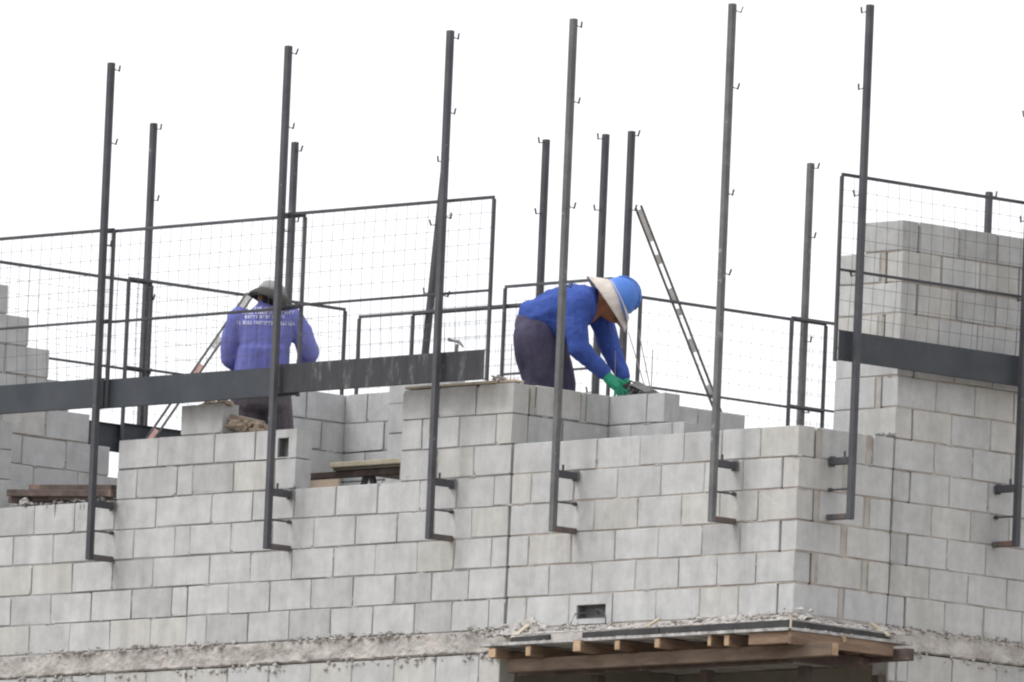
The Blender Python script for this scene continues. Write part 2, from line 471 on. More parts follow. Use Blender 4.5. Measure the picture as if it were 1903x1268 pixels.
# --- wall stepping back from the expansion joint, behind the parapet
ib = Wall('block wall running back from the expansion joint under the bending worker', 'y', J, -1, 'mortar_dark', .06, .12, recess=.0062, loc=(-2.72, 1, 0))
for k in range(8):
    if k % 2:
        ib.row(k, [.15, .2, .6, .65, .85, 1.25, 1.65, 2.08], last=k == 7)
    else:
        ib.row(k, [.14, .4, .45, .85, 1.05, 1.45, 1.85, 2.08], last=k == 7)
ib.done()
st = Wall('short stub of block wall under the hands of the bending worker', 'x', .85, 1, 'mortar_dark', .04, .10, recess=.0062, loc=(-2.4, .92, 0))
for k in range(8):
    st.row(k, [J, -2.30, -2.13] if k == 7 else [J, -2.44, -2.05, -1.94] if k % 2 == 0 else [J, -2.30, -1.94], last=k >= 6)
st.done()
# --- west wall seen from inside: courses racked back at its end
ww = Wall('stepped block wall at the far left edge, courses racked back', 'y', -8.30, -1, 'mortar', .12, .06, recess=.0062, loc=(-8.37, 1.2, 0))
for k in range(13):
    end = 4.1 if k <= 6 else 1.585 - .195 * (k - 7)
    js = [end]
    while js[-1] > .16 + .2: js.append(js[-1] - .4)
    if js[-1] < .3: js[-1] = .15
    else: js.append(.15)
    ww.row(k, js, last=k >= 6)
ww.done()
# --- partition corner seen through the middle window gap
pt_ = Wall('inner partition wall left of the room corner behind the window gap', 'y', -7.07, -1, 'mortar_dark', .06, .04, recess=.0062, loc=(-7.14, 2.2, 0))
pc = Wall('shaded inner wall right of the room corner behind the window gap', 'x', 2.59, 1, 'mortar_dark', .04, .35, recess=.0062, loc=(-6.5, 2.66, 0))
pe = on_x(497, 760, -7.07).y
for k in range(10):
    if k % 2:
        pt_.row(k, [2.72, on_x(570, 755, -7.07).y, pe], last=k == 9)
        pc.row(k, [-7.07, on_y(682, 755, 2.59).x, -6.47, -6.07, -5.7], last=k == 9)
    else:
        pt_.row(k, [2.72, on_x(598, 800, -7.07).y, on_x(598, 800, -7.07).y - .4, pe - .02], last=k == 9)
        pc.row(k, [-7.07, -6.67, -6.27, -5.87, -5.7], last=k == 9)
pt_.done(); pc.done()
pq = Wall('pale block pier standing in the room behind the window gap', 'x', 1.85, 1, 'mortar_pale', .0, .0, recess=.0062, loc=(-5.7, 1.97, 0))
q0 = on_y(721, 760, 1.85).x
for k in range(10):
    pq.row(k, [q0, q0 + .39, q0 + .60] if k % 2 else [q0, q0 + .2, q0 + .6], last=k == 9)
pq.done()

# --- lower storey: first courses below the slab, then plain wall down to the ground
GZ = CAM.z - 1.65
lw = Wall('blotchy top courses of the storey below, left of the dark opening', 'x', .004, 1, 'mortar_pale', .35, .15, z0=-.55, recess=.0062, loc=(-5.5, .07, -.55))
for k in range(2):
    off = .2 * k
    js = [-2.68]
    while js[-1] > -8.0: js.append(js[-1] - (.2 if len(js) == 1 and k else .4))
    lw.row(k, js + [-8.43])
lw.done()
lr = Wall('blotchy top courses of the storey below, right of the dark opening', 'y', -.004, -1, 'mortar_pale', .35, .3, z0=-.55, recess=.0062, loc=(-.07, 2, -.55))
for k in range(2):
    js = [.86, .94, 1.04] if k else [.86, 1.06]
    while js[-1] < 3.4: js.append(js[-1] + .4)
    lr.row(k, js + [3.85])
lr.done()

# floor slab (its outer edge is the rough band)
def rough_slab():
    bm = bmesh.new()
    # outline of the outer edge, from far left to far right (outer face), then the inside closing
    N = []
    def edge(p, q, nrm, step=.011):
        L = (Vector(q) - Vector(p)).length; n = int(L / step)
        for i in range(n):
            t = i / n
            N.append((Vector(p).lerp(Vector(q), t), Vector(nrm)))
    edge((-8.46, -.012, 0), (.012, -.012, 0), (0, -1, 0))
    edge((.012, -.012, 0), (.012, 3.9, 0), (1, 0, 0))
    zs = [-.002] + [-.010 - .0105 * i for i in range(14)]
    rows = []
    for j, z in enumerate(zs):
        r = []
        for p, nr in N:
            a = p.x + p.y
            d = noise.noise(Vector((a * 7, z * 14, 3))) * .011 + noise.noise(Vector((a * 26, z * 30, 9))) * .006 + noise.noise(Vector((a * 60, z * 64, 4))) * .004
            d -= .004
            if j in (0, len(zs) - 1): d -= .018
            zz = z + noise.noise(Vector((a * 11, 5, z * 5))) * .012 * (1 if j else .3)
            r.append(bm.verts.new(p + nr * d + Vector((0, 0, zz))))
        rows.append(r)
    for ra, rb2 in zip(rows, rows[1:]):
        for i in range(len(N) - 1):
            bm.faces.new((rb2[i], rb2[i + 1], ra[i + 1], ra[i]))
    c0, c1 = bm.verts.new((-8.44, 3.9, -.01)), bm.verts.new((-8.44, 3.9, -.145))
    bm.faces.new(rows[0] + [c0]); bm.faces.new((rows[-1] + [c1])[::-1])
    bm.faces.new((rows[0][-1], rows[-1][-1], c1, c0)); bm.faces.new((rows[0][0], c0, c1, rows[-1][0]))
    bmesh.ops.recalc_face_normals(bm, faces=bm.faces)
    o = mesh_obj('floor_slab', bm, 'slab')
    return tag(o, 'rough stained concrete slab edge running under the block walls', 'slab')
rough_slab()
one = one_box('floor_slab', (-8.44, 3.91, -.145), (-6.0, 4.3, -.01), 'slab')
tag(one, 'rear strip of concrete floor slab hidden behind the walls', 'slab')
one = one_box('floor_slab', (-5.99, 3.91, -.145), (-.02, 9.0, -.012), 'slab')
tag(one, 'rear right part of the concrete floor slab behind the walls', 'slab')

def plain(name, lo, hi, mat, label, cat='wall'):
    return tag(one_box(name, lo, hi, mat, None, .004), label, cat)
plain('lower_wall', (-8.43, .006, GZ), (-2.68, .146, -.556), 'mortar_pale', 'plain lower facade wall below the picture on the left')
plain('lower_wall', (-.146, .86, GZ), (-.006, 3.85, -.556), 'mortar_pale', 'plain lower facade wall below the picture on the right')
plain('lower_wall', (-2.55, .02, GZ), (-.02, .84, -2.8), 'mortar_pale', 'plain lower corner wall under the dark opening')
plain('room_wall', (-2.82, 1.6, -2.8), (-.15, 1.74, -.15), 'dim', 'dim rear wall inside the opening below the formwork')
plain('room_wall', (-2.82, .15, -2.8), (-2.69, 1.59, -.15), 'dim', 'dim side wall inside the opening below the formwork')
plain('lower_floor_slab', (-8.42, .16, -2.95), (-.16, 3.8, -2.81), 'slab', 'concrete floor of the storey below, inside the dark opening', 'slab')
plain('rear_wall', (-8.44, 4.12, 0), (-6.0, 4.26, 1.2), 'block', 'low rear block wall carrying the far guard posts')
plain('rear_wall', (-6.0, 4.27, 0), (-5.86, 9.0, 1.2), 'block', 'low rear side wall carrying the far right guard posts')

bm = bmesh.new()
g = [bm.verts.new((x, y, GZ)) for x, y in ((-2500, -2500), (2500, -2500), (2500, 2500), (-2500, 2500))]
bm.faces.new(g)
tag(mesh_obj('ground', bm, 'ground'), kind='structure')

# ------------------------------------------------------------------ guard posts
def guard_post(x, y, z0, z1, inward, hooks, label, mat='paint', top=None, anchors=True, group='steel guard posts', reach=.2):
    """inward: unit vector from the post towards the wall / the building"""
    d = Vector((inward[0], inward[1], 0))
    base = Vector((x, y, z0)); tip = Vector(top) if top else Vector((x, y, z1))
    t = thing('guard_post', base, label, 'post', group)
    W = .040
    one_bar('post_tube', base, tip, W, W, mat, t, .002, ref=Vector((0, 1, 0)))
    one_bar('end_cap', tip - Vector((0, 0, .004)), tip + Vector((0, 0, .003)), W * .9, W * .9, 'paint_dust', t, 0)
    for hz in hooks:
        c = base.lerp(tip, (hz - z0) / (z1 - z0)) + d * (W / 2)
        bm = bmesh.new()
        L = random.uniform(.042, .056); sk = random.uniform(-.008, .008)
        e1 = c + d * L + Vector((0, 0, -.012))
        tube(bm, [c - d * .004, c + d * (L * .55) + Vector((0, 0, -.012)), e1], .0034, 6)
        bar(bm, e1 + Vector((0, 0, -.006)), e1 + d * .012 + Vector((sk, 0, .036)), .012, .006)
        mesh_obj('hook', bm, 'paint', t)
    if anchors:
        R = reach - .004
        one_bar('foot_arm', base + Vector((0, 0, .02)) + d * (W / 2), base + Vector((0, 0, .02)) + d * R, .040, .036, 'rust', t, .003)
        c = base + Vector((0, 0, .375))
        ub = one_bar('wall_bracket', c + d * (W / 2), c + d * R, .042, .046, 'paint', t, .003)
        bm = bmesh.new(); tube(bm, [c + d * .07 + Vector((0, 0, .015)), c + d * .07 + Vector((0, 0, .062))], .0075, 8)
        mesh_obj('locking_pin', bm, 'paint', ub)
        one_bar('bracket_plate', c + d * (R - .012) - Vector((0, 0, .034)), c + d * (R - .012) + Vector((0, 0, .034)), .056, .012, 'paint_dust', ub, .002)
        c = base + Vector((0, 0, .195))
        bm = bmesh.new(); tube(bm, [c + d * (W / 2), c + d * R], .0065, 8)
        tr = mesh_obj('tie_rod', bm, 'paint', t)
        bm = bmesh.new(); tube(bm, [c + d * (R - .022), c + d * R], .014, 6)
        mesh_obj('nut', bm, 'paint', tr)
    return t

HK = [3.86, 3.37, 2.69, 2.18]
Z0, Z1 = .585, 3.89
guard_post(-6.46, -.2, Z0, Z1, (0, 1), HK, 'front guard post at the left edge, bracketed to the wall beside the left window gap')
guard_post(-4.726, -.2, Z0, Z1, (0, 1), HK, 'front guard post passing in front of the worker with the hat')
guard_post(-3.178, -.2, Z0, Z1, (0, 1), HK, 'front guard post right of the window gap, in front of the hammer')
guard_post(-2.022, -.2, Z0, Z1, (0, 1), HK, 'dusty front guard post passing in front of the bending worker', 'paint_dust')
guard_post(-.56, -.2, Z0, Z1, (0, 1), HK, 'dusty front guard post on the parapet left of the corner', 'paint_dust')
guard_post(.2, .278, Z0 + .03, Z1, (-1, 0), HK, 'tall guard post right of the corner, in front of the raised mesh panel')
guard_post(.2, 1.766, Z0, Z1, (-1, 0), HK, 'guard post cut by the right edge of the picture')
guard_post(-8.64, 2.15, Z0, 3.89, (1, 0), HK, 'far guard post seen between the two leftmost mesh panels, left of the diagonal brace')
guard_post(-8.64, 3.46, Z0, 3.91, (1, 0), HK, 'far guard post behind the hat of the left worker')
guard_post(-8.425, 4.4, Z0, 3.88, (0, -1), [3.86, 3.42, 2.95], 'leaning far guard post crossing behind the third front post', top=(-8.125, 4.4, 3.88), reach=.14)
guard_post(-7.12, 4.4, Z0, 3.943, (0, -1), [3.93, 3.44, 2.7, 2.2], 'far guard post rising behind the back of the bending worker', reach=.14)
guard_post(-6.53, 4.4, Z0, 3.944, (0, -1), [3.92, 3.43, 2.7, 2.18], 'far guard post rising behind the beige neck cloth', reach=.14)
guard_post(-6.16, 4.29, Z0, 3.93, (1, 0), [3.91, 3.4, 2.7], 'far guard post rising behind the blue helmet', reach=.16)
guard_post(-6.16, 6.0, Z0, 3.904, (1, 0), [3.88, 3.4, 2.68, 2.19], 'far guard post in the mesh panel gap left of the tall right wall', 'paint_dust', reach=.16)
guard_post(-6.16, 7.74, Z0, 3.90, (1, 0), [3.88, 3.4, 2.68], 'far guard post showing its head over the tall right wall', reach=.16)

# ------------------------------------------------------------------ mesh guard panels
def mesh_panel(axis, plane, a0, a1, top, out, label, toe='toe', frame='paint', toe_out=0.0, grid=.1, wire_r=.0018):
    """axis: direction it runs along; out: sign of the outer side"""
    P = (lambda a, o, z: Vector((a, plane + out * o, z))) if axis == 'x' else (lambda a, o, z: Vector((plane + out * o, a, z)))
    bot = top - 1.19
    t = thing('mesh_panel', P((a0 + a1) / 2, 0, bot), label, 'guard panel', 'steel mesh guard panels')
    F = .020
    one_bar('top_rail', P(a0, 0, top), P(a1, 0, top), F, F, frame, t, .002)
    one_bar('middle_rail', P(a0 + .012, 0, top - .605), P(a1 - .012, 0, top - .605), F * .8, F * .8, frame, t, .002)
    for a in (a0, a1):
        one_bar('stile', P(a, 0, bot), P(a, 0, top - .011), F * 1.1, F * 1.1, frame, t, .002, ref=Vector((0, 1, 0)))
    bm = bmesh.new()
    zt = top - .99
    e = .013
    ls, hs_ = P(a0 + e, .0135, bot + .012), P(a1 - e, .0165, zt)
    lo = [min(ls[i], hs_[i]) for i in range(3)]; hi = [max(ls[i], hs_[i]) for i in range(3)]
    box(bm, lo, hi)
    # folded lip along the top and bottom
    for z in (bot + .012, zt):
        ls, hs_ = P(a0 + e, -.012, z - .0015), P(a1 - e, .0135, z + .0015)
        lo = [min(ls[i], hs_[i]) for i in range(3)]; hi = [max(ls[i], hs_[i]) for i in range(3)]
        box(bm, lo, hi)
    mesh_obj('toe_board', bm, toe, t)
    bm = bmesh.new()
    n = int(round((a1 - a0) / grid))
    for i in range(1, n):
        a = a0 + (a1 - a0) * i / n
        w1, w2 = random.uniform(-.004, .004), random.uniform(-.004, .004)
        pts = [P(a, .004, zt - .004), P(a + w1, .021 + random.uniform(-.002, .004), bot + .5), P(a + w2, .021, top - .3), P(a, .012, top - .008)]
        tube(bm, pts, wire_r, 4)
    z = top - .1
    while z > zt + .02:
        tube(bm, [P(a0, .018, z), P((a0 + a1) / 2, .018, z + random.uniform(-.004, .004)), P(a1, .018, z)], wire_r * .75, 4)
        z -= grid
    tag(mesh_obj('wire_mesh', bm, 'wire', t), kind='stuff')
    return t

mesh_panel('x', -.137, -8.43, -6.43, 2.785, -1, 'front mesh panel running off the left edge, hooked on the leftmost post')
mesh_panel('x', -.105, -6.58, -4.597, 2.779, -1, 'front mesh panel in front of the left worker, with plain dark toe board')
mesh_panel('x', -.137, -4.775, -2.765, 2.79, -1, 'front mesh panel with mortar-splashed toe board over the window gap', 'toe_stain')
mesh_panel('y', .137, .150, 2.15, 2.80, 1, 'front mesh panel across the tall right wall', 'toe')
mesh_panel('y', -8.58, .142, 2.142, 2.785, -1, 'far mesh panel sloping down from the left edge, in front of the far left post', wire_r=.0014)
mesh_panel('y', -8.555, 1.91, 3.917, 2.797, -1, 'far mesh panel behind the left worker, ending right of his arm', wire_r=.0014)
mesh_panel('x', 4.33, -8.857, -6.857, 2.805, 1, 'far mesh panel between the two workers, its left end free', wire_r=.0014)
mesh_panel('x', 4.355, -8.339, -6.9, 2.80, 1, 'second far mesh panel overlapping behind the hammer', wire_r=.0014)
mesh_panel('x', 4.30, -7.362, -6.30, 2.932, 1, 'slightly raised far mesh panel directly behind the bending worker', wire_r=.0014)
mesh_panel('y', -6.10, 4.38, 6.149, 2.803, -1, 'far mesh panel to the right of the blue helmet', wire_r=.0014)
mesh_panel('y', -6.075, 5.796, 7.796, 2.812, -1, 'far mesh panel disappearing behind the tall right wall', wire_r=.0014)

# ------------------------------------------------------------------ diagonal braces (double rail with plates)
def brace(p, q, sep, ts, pm, label):
    p, q = Vector(p), Vector(q)
    d = (q - p).normalized()
    s = d.cross(fw).normalized() * (sep / 2)
    t = thing('diagonal_brace', q, label, 'brace', 'diagonal double-rail braces')
    for sg in (-1, 1):
        one_bar('rail', p + s * sg, q + s * sg + d * (.06 if sg < 0 else 0), .014, .014, 'bar', t, .002)
    for f, ln, m in ts:
        c = p.lerp(q, f)
        one_bar('spacer_plate', c - d * ln / 2, c + d * ln / 2, sep * .8, .008, m, t, .001, ref=fw.normalized())
    return t
bp0, bp1 = on_x(1186, 384, -6.12), on_x(1338, 775, -6.12)
brace(bp0, bp1, .040, [(.09, .24, 'plate'), (.25, .07, 'plate'), (.42, .10, 'plate'), (.5, .05, 'plate'), (.66, .10, 'plate'), (.88, .10, 'plate')], None,
      'slim diagonal brace sloping down to the right from the post behind the helmet')
bp0, bp1 = on_x(464, 548, -8.50), on_x(272, 826, -8.50)
brace(bp0, bp1, .044, [(.05, .12, 'plate'), (.32, .10, 'plate'), (.50, .09, 'plate_pink'), (.94, .11, 'plate_pink')], None,
      'slim diagonal brace with pink plates sloping up to the left worker')

# ------------------------------------------------------------------ formwork ledge round the corner
fk = thing('formwork_ledge', (.0, -.1, -.3), 'timber formwork ledge with joists under the parapet corner', 'formwork')
def poly_prism(pts, z0, z1):
    bm = bmesh.new()
    a = [bm.verts.new((x, y, z0)) for x, y in pts]; b = [bm.verts.new((x, y, z1)) for x, y in pts]
    n = len(pts)
    bm.faces.new(a[::-1]); bm.faces.new(b)
    for i in range(n): bm.faces.new((a[i], a[(i + 1) % n], b[(i + 1) % n], b[i]))
    return bm
# plywood deck, two sheets meeting at the corner
bm = poly_prism([(-2.52, -.35), (.34, -.36), (.02, -.03), (-2.50, -.03)], -.150, -.132)
mesh_obj('plywood_sheet', bm, 'ply_edge', fk)
bm = poly_prism([(.352, -.352), (.36, .72), (.03, .72), (.03, -.025)], -.149, -.131)
mesh_obj('plywood_sheet', bm, 'ply_edge', fk)
# edge boards standing on the deck
for xa, xb, z_, hh in ((-2.28, -1.93, -.106, .034), (-1.62, -.92, -.102, .040), (-.91, .258, -.100, .045)):
    one_bar('edge_board', (xa, -.275, z_ - .003), (xb, -.273, z_ + .003), .018, hh, 'edge', fk, .002)
for ya, yb, z_, hh in ((-.262, .16, -.100, .042), (.165, .60, -.104, .040)):
    one_bar('edge_board', (.275, ya, z_), (.273, yb, z_ - .004), .018, hh, 'edge', fk, .002)
one_bar('corner_strip', (.268, -.272, -.13), (.268, -.272, -.05), .012, .012, 'wood_pale', fk, .001)
# joists running into the wall
for px, dz, w, yf in ((915, 0, .07, -.335), (982, .0, .05, -.335), (1072, .010, .075, -.375), (1147, .008, .05, -.345), (1221, .006, .05, -.345), (1318, .004, .035, -.33), (1350, .004, .05, -.335)):
    x = on_y(px, 1205, yf).x
    zc = -.190 + dz + random.uniform(-.006, .004); jh = random.uniform(.062, .078)
    jo = one_bar('joist', (x, yf, zc), (x + random.uniform(-.02, .02), .30, zc), w, jh, 'wood', fk, .003)
    one_bar('sawn_end', (x, yf - .003, zc), (x, yf, zc), w - .008, jh - .009, 'wood_end', jo, 0)
for yy, x1, w in ((-.30, .345, .06), (-.12, .34, .06), (.12, .345, .06), (.36, .35, .06), (.56, .345, .06)):
    one_bar('joist', (-.05, yy, -.190), (x1 - .03, yy, -.190), w, .074, 'wood', fk, .003)
one_bar('fascia_board', (.335, -.345, -.194), (.335, .565, -.192), .028, .084, 'wood', fk, .003)
one_bar('fascia_board', (.338, .10, -.170), (.338, .13, -.150), .04, .05, 'wood_end', fk, .003)
# long ledgers under the joists
lg = one_bar('ledger', (-2.37, -.20, -.268), (.60, -.20, -.266), .055, .085, 'wood_mid', fk, .004)
one_bar('sawn_end', (.601, -.20, -.266), (.604, -.20, -.266), .048, .078, 'wood_end', lg, 0)
one_bar('ledger', (-2.5, .02, -.272), (-.02, .02, -.270), .055, .08, 'wood_dark', fk, .004)
one_bar('ledger', (-.30, .60, -.225), (.47, .60, -.222), .06, .075, 'wood_dark', fk, .004)
one_bar('ledger', (.10, -.10, -.272), (.10, .58, -.272), .055, .08, 'wood_dark', fk, .004)
for x, y in ((-1.9, .05), (-.9, .05), (-.06, .1), (-.06, .75)):
    one_bar('prop', (x, y + .09, -2.8), (x, y + .09, -.315), .07, .07, 'wood_dark', fk, .004, ref=Vector((0, 1, 0)))
# concrete lip and spilt mortar on the ledge
cl = one_box('concrete_ledge', (-2.3, -.262, -.129), (-.002 + .262, -.034, -.064), 'slab', None, .006)
tag(cl, 'thin concrete ledge poured on the front formwork', 'ledge')
cl = one_box('concrete_ledge', (.034, -.030, -.129), (.262, .60, -.066), 'slab', None, .006)
tag(cl, 'thin concrete ledge poured on the side formwork right of the corner', 'ledge')

def mortar_bank(L0, L1, along, label, heap):
    """bank of dropped mortar lying against the wall on the ledge"""
    bm = bmesh.new(); nu, nv = int((L1 - L0) / .012), 16
    g = []
    for i in range(nu + 1):
        a = L0 + (L1 - L0) * i / nu
        col = []
        hgt = .042 + .05 * noise.noise(Vector((a * 2.6, 3.1, 0))) + .035 * noise.noise(Vector((a * 9, 7.7, 0))) + heap(a)
        for j in range(nv + 1):
            v = j / nv                                       # 0 at the wall, 1 at the edge board
            d = .003 + .262 * v
            z = -.075 + max(.004, hgt) * (1 - v) ** 1.4
            q = Vector((a * 24, d * 24, 1.5))
            z += .014 * noise.noise(q) + .010 * noise.noise(q * 2.3) + .007 * noise.noise(q * 5.1)
            z = max(z, -.078)
            col.append(bm.verts.new((a, -d, z) if along == 'x' else (d, a, z)))
        g.append(col)
    for i in range(nu):
        for j in range(nv):
            f = [g[i][j], g[i + 1][j], g[i + 1][j + 1], g[i][j + 1]]
            bm.faces.new(f)
    bmesh.ops.recalc_face_normals(bm, faces=bm.faces)
    o = mesh_obj('mortar_bank', bm, 'debris')
    return tag(o, label, 'mortar', kind='stuff')
mortar_bank(-2.62, .262, 'x', 'bank of dropped mortar on the front of the formwork ledge', lambda a: .09 * math.exp(-((a + 2.42) / .13) ** 2) + .03 * math.exp(-((a + .4) / .4) ** 2) + .04 * math.exp(-((a + 1.78) / .12) ** 2))
mortar_bank(0, .84, 'y', 'bank of dropped mortar on the ledge right of the corner', lambda a: .05 * math.exp(-((a - .75) / .15) ** 2))
bm = bmesh.new()
pts = []
for i in range(260):
    x = random.uniform(-2.62, .25)
    u = random.random()
    y = -.015 - .25 * (1 - math.sqrt(u))
    hgt = .11 * noise.noise(Vector((x * 2.3, 1.7, 0))) + .06
    hgt += .13 * math.exp(-((x + 2.42) / .16) ** 2) + .03 * math.exp(-((x + .4) / .4) ** 2) + .03 * math.exp(-((x + 1.75) / .2) ** 2)
    z = -.064 + max(0, hgt) * (1 - abs(y) / .28) * random.random()
    pts.append((x, y, z))
for i in range(110):
    y = random.uniform(0, .84); x = .015 + .25 * (1 - math.sqrt(random.random()))
    z = -.066 + (.05 + .05 * noise.noise(Vector((y * 5, 4, 0)))) * (1 - x / .3) * random.random()
    pts.append((x, y, z))
lumps(bm, pts, .008, .022)
pts = []
for i in range(260):
    x = random.uniform(-2.5, .34); pts.append((x, random.uniform(-.345, -.285), -.131))
for i in range(90):
    pts.append((random.uniform(.285, .35), random.uniform(-.3, .7), -.130))
lumps(bm, pts, .004, .011, .5)
tag(mesh_obj('mortar_rubble', bm, 'debris'), 'spilt mortar and grit heaped along the formwork ledge', 'rubble', kind='stuff')
bm = bmesh.new(); pts = []
for i in range(620):
    x = random.uniform(-8.0, -2.6); q = noise.noise(Vector((x * 1.7, 8, 2)))
    if random.random() < .45 + q: pts.append((x, -.022 + random.uniform(-.01, .012), random.uniform(-.025, .022)))
for i in range(240):
    x = random.uniform(-8.0, -2.6)
    if noise.noise(Vector((x * 2.1, 3, 5))) > -.1: pts.append((x, .0 + random.uniform(-.006, .004), random.uniform(-.20, -.13)))
for i in range(230):
    y = random.uniform(.8, 3.0); pts.append((.012 + random.uniform(-.012, .008), y, random.uniform(-.03, .015) if random.random() < .65 else random.uniform(-.19, -.12)))
lumps(bm, pts, .005, .019, 1.0)
tag(mesh_obj('mortar_spill', bm, 'debris'), 'pale mortar droppings along the slab edge', 'mortar', kind='stuff')
# pieces of lath lying on the ledge
for (a, b, w, mt, lb) in (
        (on_y(952, 1186, -.28), on_y(982, 1162, -.10), .035, 'wood_pale', 'grey lath offcut leaning on the rubble at the left end of the formwork'),
        (on_y(1188, 1174, -.28), on_y(1226, 1150, -.10), .028, 'wood_pale', 'pale lath offcut leaning on the ledge below the parapet middle'),
        (on_x(1618, 1158, .12), on_x(1652, 1182, .30), .03, 'wood_pale', 'pale lath offcut at the right end of the formwork')):
    o = one_bar('lath_offcut', a, b, w, .014, mt, None, .002); tag(o, lb, 'lath', 'wood offcuts on the ledge')
# bent wire and dark electrical boxes
def recess_box(lo, hi, label):
    t = thing('electrical_box', ((lo[0] + hi[0]) / 2, lo[1] + .06, lo[2]), label, 'electrical box')
    bm = bmesh.new()
    x0, y0, z0 = lo; x1, y1, z1 = hi
    for a, b in (((x0, y1 - .003, z0), (x1, y1, z1)), ((x0, y0, z0), (x0 + .003, y1, z1)), ((x1 - .003, y0, z0), (x1, y1, z1)), ((x0, y0, z0), (x1, y1, z0 + .003)), ((x0, y0, z1 - .003), (x1, y1, z1))):
        box(bm, a, b)
    mesh_obj('box_shell', bm, 'dark_hole', t)
    return t
t = recess_box((-1.975, .012, .043), (-1.715, .07, .127), 'dark recessed electrical box low in the parapet')
recess_box((-4.88, .012, 1.215), (-4.785, .06, 1.337), 'dark upright electrical box hole at the right end of the left pier')
bm = bmesh.new(); tube(bm, [(-1.80, .03, .07), (-1.77, -.03, .085), (-1.70, -.05, .085), (-1.65, -.06, .05), (-1.62, -.08, -.01)], .0045, 6)
mesh_obj('cable', bm, 'paint', t)
bm = bmesh.new(); tube(bm, [(-1.92, .03, .08), (-1.97, -.02, .07), (-1.98, -.05, .0)], .0045, 6)
mesh_obj('cable', bm, 'paint', t)

# ------------------------------------------------------------------ working platform, planks, rubble inside
wp = thing('work_platform', (-4, .8, 0), 'pale plywood work platform on trestles inside the middle window gap', 'platform')
zc = on_y(612, 860, .45).z
xl = on_y(612, 860, .45).x
one_box('platform_sheet', (xl, .45, zc - .034), (-2.84, 1.22, zc), 'wood_pale', wp, .004)
one_box('platform_underside', (xl + .01, .475, zc - .052), (-2.85, 1.21, zc - .0355), 'wood_under', wp, .002)  # added darker layer, paints the shade on the sheet's underside
b0 = on_y(536, 868, .52); one_bar('bearer', (b0.x, .52, zc - .075), (-2.9, .52, zc - .075), .05, .042, 'wood_dark', wp, .003)
for x in (xl + .28, -3.1):
    for y in (.55, 1.10):
        for sg in (-1, 1):
            one_bar('trestle_leg', (x + sg * .015, y, zc - .052), (x + sg * .42, y + .02, .0), .04, .03, 'paint', wp, .003, ref=Vector((0, 1, 0)))

o = one_box('plywood_offcut', (0, 0, 0), (.48, .02, .075), 'wood_orange', None, .002)
p_ = on_y(536, 902, .9); o.location = (p_.x, .9, p_.z - .045); tag(o, 'orange plywood offcut low in the middle window gap', 'board')
bx0 = one_box('support_stack', (p_.x - .02, .82, 0), (p_.x + .5, 1.0, p_.z - .046), 'block', None, .004)
tag(bx0, 'block stack under the orange plywood offcut', 'blocks')
# weathered planks in the left window gap
px0, px1 = on_y(22, 930, .07), on_y(214, 925, .07)
for i, (a, b, y, w, h, mt) in enumerate((((22, 917), (214, 918), .05, .10, .045, 'wood_dark'), ((24, 930), (160, 926), .09, .09, .04, 'wood_dark'), ((62, 908), (214, 908), .11, .09, .045, 'wood_dark'), ((95, 922), (212, 927), .05, .05, .05, 'wood_dark'))):
    A, B = on_y(*a, y), on_y(*b, y)
    o = one_bar('weathered_plank', A, (B.x, y + .01, B.z), w, h, mt, None, .003)
    tag(o, ['long dark weathered plank across the left window gap', 'lower dark plank end with drips in the left window gap', 'reddish plank on top of the pile in the left window gap', 'short dark plank between the others in the left window gap'][i], 'plank', 'planks in the left window gap')
bm = bmesh.new()
pts = [(random.uniform(-7.5, -6.5), random.uniform(.02, .12), 1.0 + random.uniform(0, .02)) for _ in range(60)]
pts += [(on_y(48, 935, .03).x + random.uniform(-.03, .03), .02, 1.0 + random.uniform(.0, .05)) for _ in range(20)]
lumps(bm, pts, .012, .028)
tag(mesh_obj('mortar_bedding', bm, 'mortar_dark'), 'dark mortar lumps bedding the planks in the left window gap', 'mortar', kind='stuff')
bm = bmesh.new()
for px, py0, py1, rr_ in ((103, 938, 962, .008), (150, 938, 950, .006), (157, 938, 948, .006), (48, 935, 944, .012), (88, 940, 947, .006), (147, 955, 972, .003)):
    A, B = on_y(px, py0, -.001), on_y(px - 1, py1, -.001)
    tube(bm, [A, (A + B) / 2, B], [rr_, rr_ * .8, rr_ * .3], 6)
tag(mesh_obj('mortar_drips', bm, 'mortar_dark'), 'dark mortar drips running down under the planks of the left window gap', 'mortar', kind='stuff')
# broken brown rubble on top of the left pier
bm = bmesh.new(); pts = []
for i in range(130):
    f = random.random()
    px = 378 + 112 * f; py = 766 + 30 * f + random.uniform(-6, 16)
    p = on_y(px, py, random.uniform(.03, .16)); pts.append((p.x, p.y, max(p.z, 1.41 if px > 424 else 1.6)))
lumps(bm, pts, .02, .05)
for a_, b_, h_ in (((380, 768), (428, 772), .03), ((424, 775), (484, 788), .045), ((440, 792), (492, 798), .04)):
    bar(bm, on_y(*a_, .10), on_y(*b_, .12), .08, h_)
tag(mesh_obj('brick_rubble', bm, varied('brown_rubble', (.20, .15, .11), (.46, .39, .32), 9, .95, .9, 60, c3=(.10, .09, .085), c3scale=7)), 'brown broken rubble on the left pier at the worker\'s legs', 'rubble', kind='stuff')
